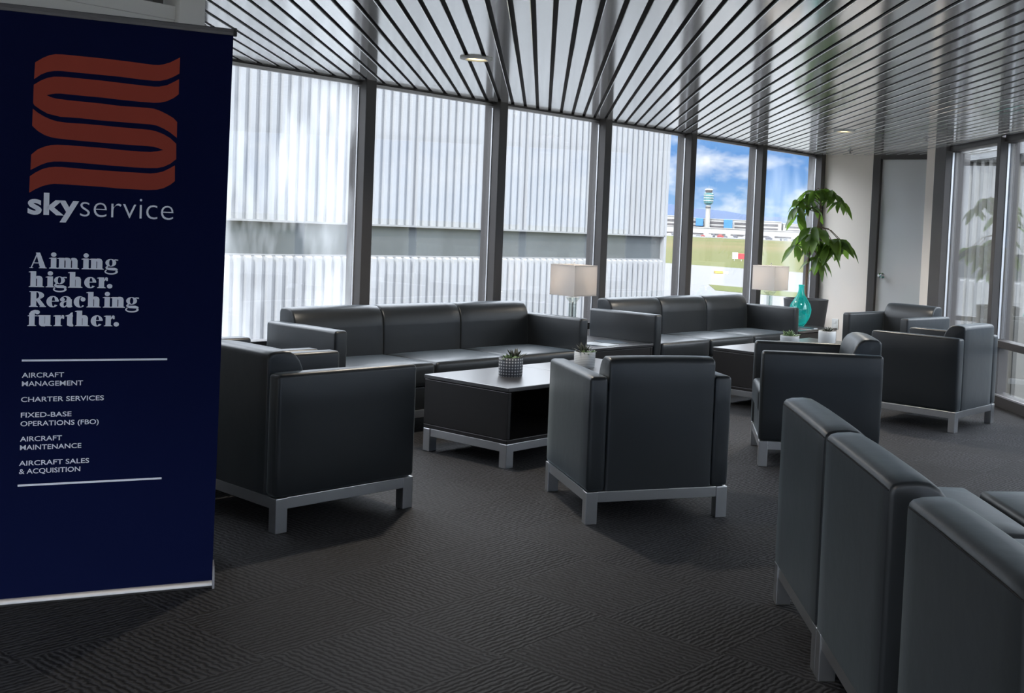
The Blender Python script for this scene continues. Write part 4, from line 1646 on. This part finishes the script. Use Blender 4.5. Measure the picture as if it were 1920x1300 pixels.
terminal(-150, -28, 40, 20.0, [(10, 12.5), (14.5, 17)], 'white far terminal building left of the control tower')
terminal(-26, 80, 40, 18.6, [(9.5, 12), (14, 16.4)], 'white far terminal building with blue panels right of the control tower', [(14, 22, 11, 19.2), (44, 53, 9.5, 19.0)])
terminal(82, 250, 40, 17.0, [(8.5, 11), (13, 15)], 'white far terminal building at the right, behind the hazy window pane')
terminal(-160, 250, 14, 9.0, [(2.0, 3.6)], 'long low white concourse in front of the far terminals', None, -40, 'concourse')

crd = random.Random(4)
carproto = None
for i in range(70):
    s_ = -150 + i * 5.6 + crd.uniform(-1, 1)
    offv = -150 + 100 * crd.random()
    p = T0 + tdir * s_ + tn * offv
    mcol = [mat('vehicle_white', (0.24, 0.24, 0.245), 0.4, bump=(2, .02)), mat('vehicle_grey', (0.08, 0.083, 0.09), 0.4, bump=(2, .02)), mat('vehicle_dark', (0.05, 0.05, 0.06), 0.4, bump=(2, .02)), mat('vehicle_red', (0.17, 0.025, 0.022), 0.4, bump=(2, .02))][crd.choice((0, 0, 0, 1, 1, 2, 3))]
    bm = bmesh.new()
    k = crd.choice((1.0, 1.0, 1.5))
    add_box(bm, -2.2 * k, 2.2 * k, -0.9 * k, 0.9 * k, 0.4, 1.3 * k, 0.15)
    add_box(bm, -1.3 * k, 1.2 * k, -0.8 * k, 0.8 * k, 1.25 * k, 2.0 * k, 0.2)
    for wx in (-1.3, 1.3):
        add_box(bm, (wx - .35) * k, (wx + .35) * k, -0.92 * k, 0.92 * k, 0, 0.7, 0.2)
    o = obj('parked_vehicle', bm, mcol, None, loc=tuple(p), rot=(0, 0, tang + crd.choice((0, 0, PI / 2)) + crd.uniform(-.1, .1)))
    tag(o, 'tiny parked vehicle on the far airfield in front of the white terminals', 'vehicle', 'parked vehicles on the far airfield')

# mountains
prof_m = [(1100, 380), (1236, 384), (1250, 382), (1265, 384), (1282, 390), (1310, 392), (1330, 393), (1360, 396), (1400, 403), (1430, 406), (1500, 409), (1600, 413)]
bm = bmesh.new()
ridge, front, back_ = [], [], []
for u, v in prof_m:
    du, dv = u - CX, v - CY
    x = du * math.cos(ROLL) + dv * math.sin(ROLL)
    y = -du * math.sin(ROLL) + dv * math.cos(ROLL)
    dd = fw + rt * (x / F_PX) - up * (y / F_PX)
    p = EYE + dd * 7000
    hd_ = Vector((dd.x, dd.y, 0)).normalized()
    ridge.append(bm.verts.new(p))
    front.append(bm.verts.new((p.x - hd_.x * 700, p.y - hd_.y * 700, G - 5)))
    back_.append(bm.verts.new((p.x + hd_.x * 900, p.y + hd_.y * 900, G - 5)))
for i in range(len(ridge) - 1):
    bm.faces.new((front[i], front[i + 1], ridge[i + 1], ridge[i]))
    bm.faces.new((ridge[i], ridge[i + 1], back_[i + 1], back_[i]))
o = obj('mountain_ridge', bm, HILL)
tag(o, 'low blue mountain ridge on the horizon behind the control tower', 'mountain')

# runway sign and taxi marker
t = thing('runway_sign', 'red and white runway sign standing in the grass outside', 'sign', (160.7, 107.1, G), R(-53))
obj('red_panel', B(-0.6, 1.3, -.12, .12, 0.35, 1.30, 0.02), RED, t)
obj('white_panel', B(-1.55, -0.62, -.12, .12, 0.35, 1.45, 0.02), PLASTIC_WHITE, t)
for a in (-1.2, 0.0, 1.0):
    obj('post', B(a - .05, a + .05, -.04, .04, 0, 0.36), ALU, t)
t = thing('taxiway_marker', 'small yellow and white marker lying on the grey apron', 'marker', (105.7, 73.2, G + .03), R(-40))
obj('marker_block', B(-0.7, 0.2, -.4, .4, 0, 0.35, 0.05), YELLOW, t)
obj('marker_end', B(0.22, 0.8, -.4, .4, 0, 0.30, 0.05), PLASTIC_WHITE, t)
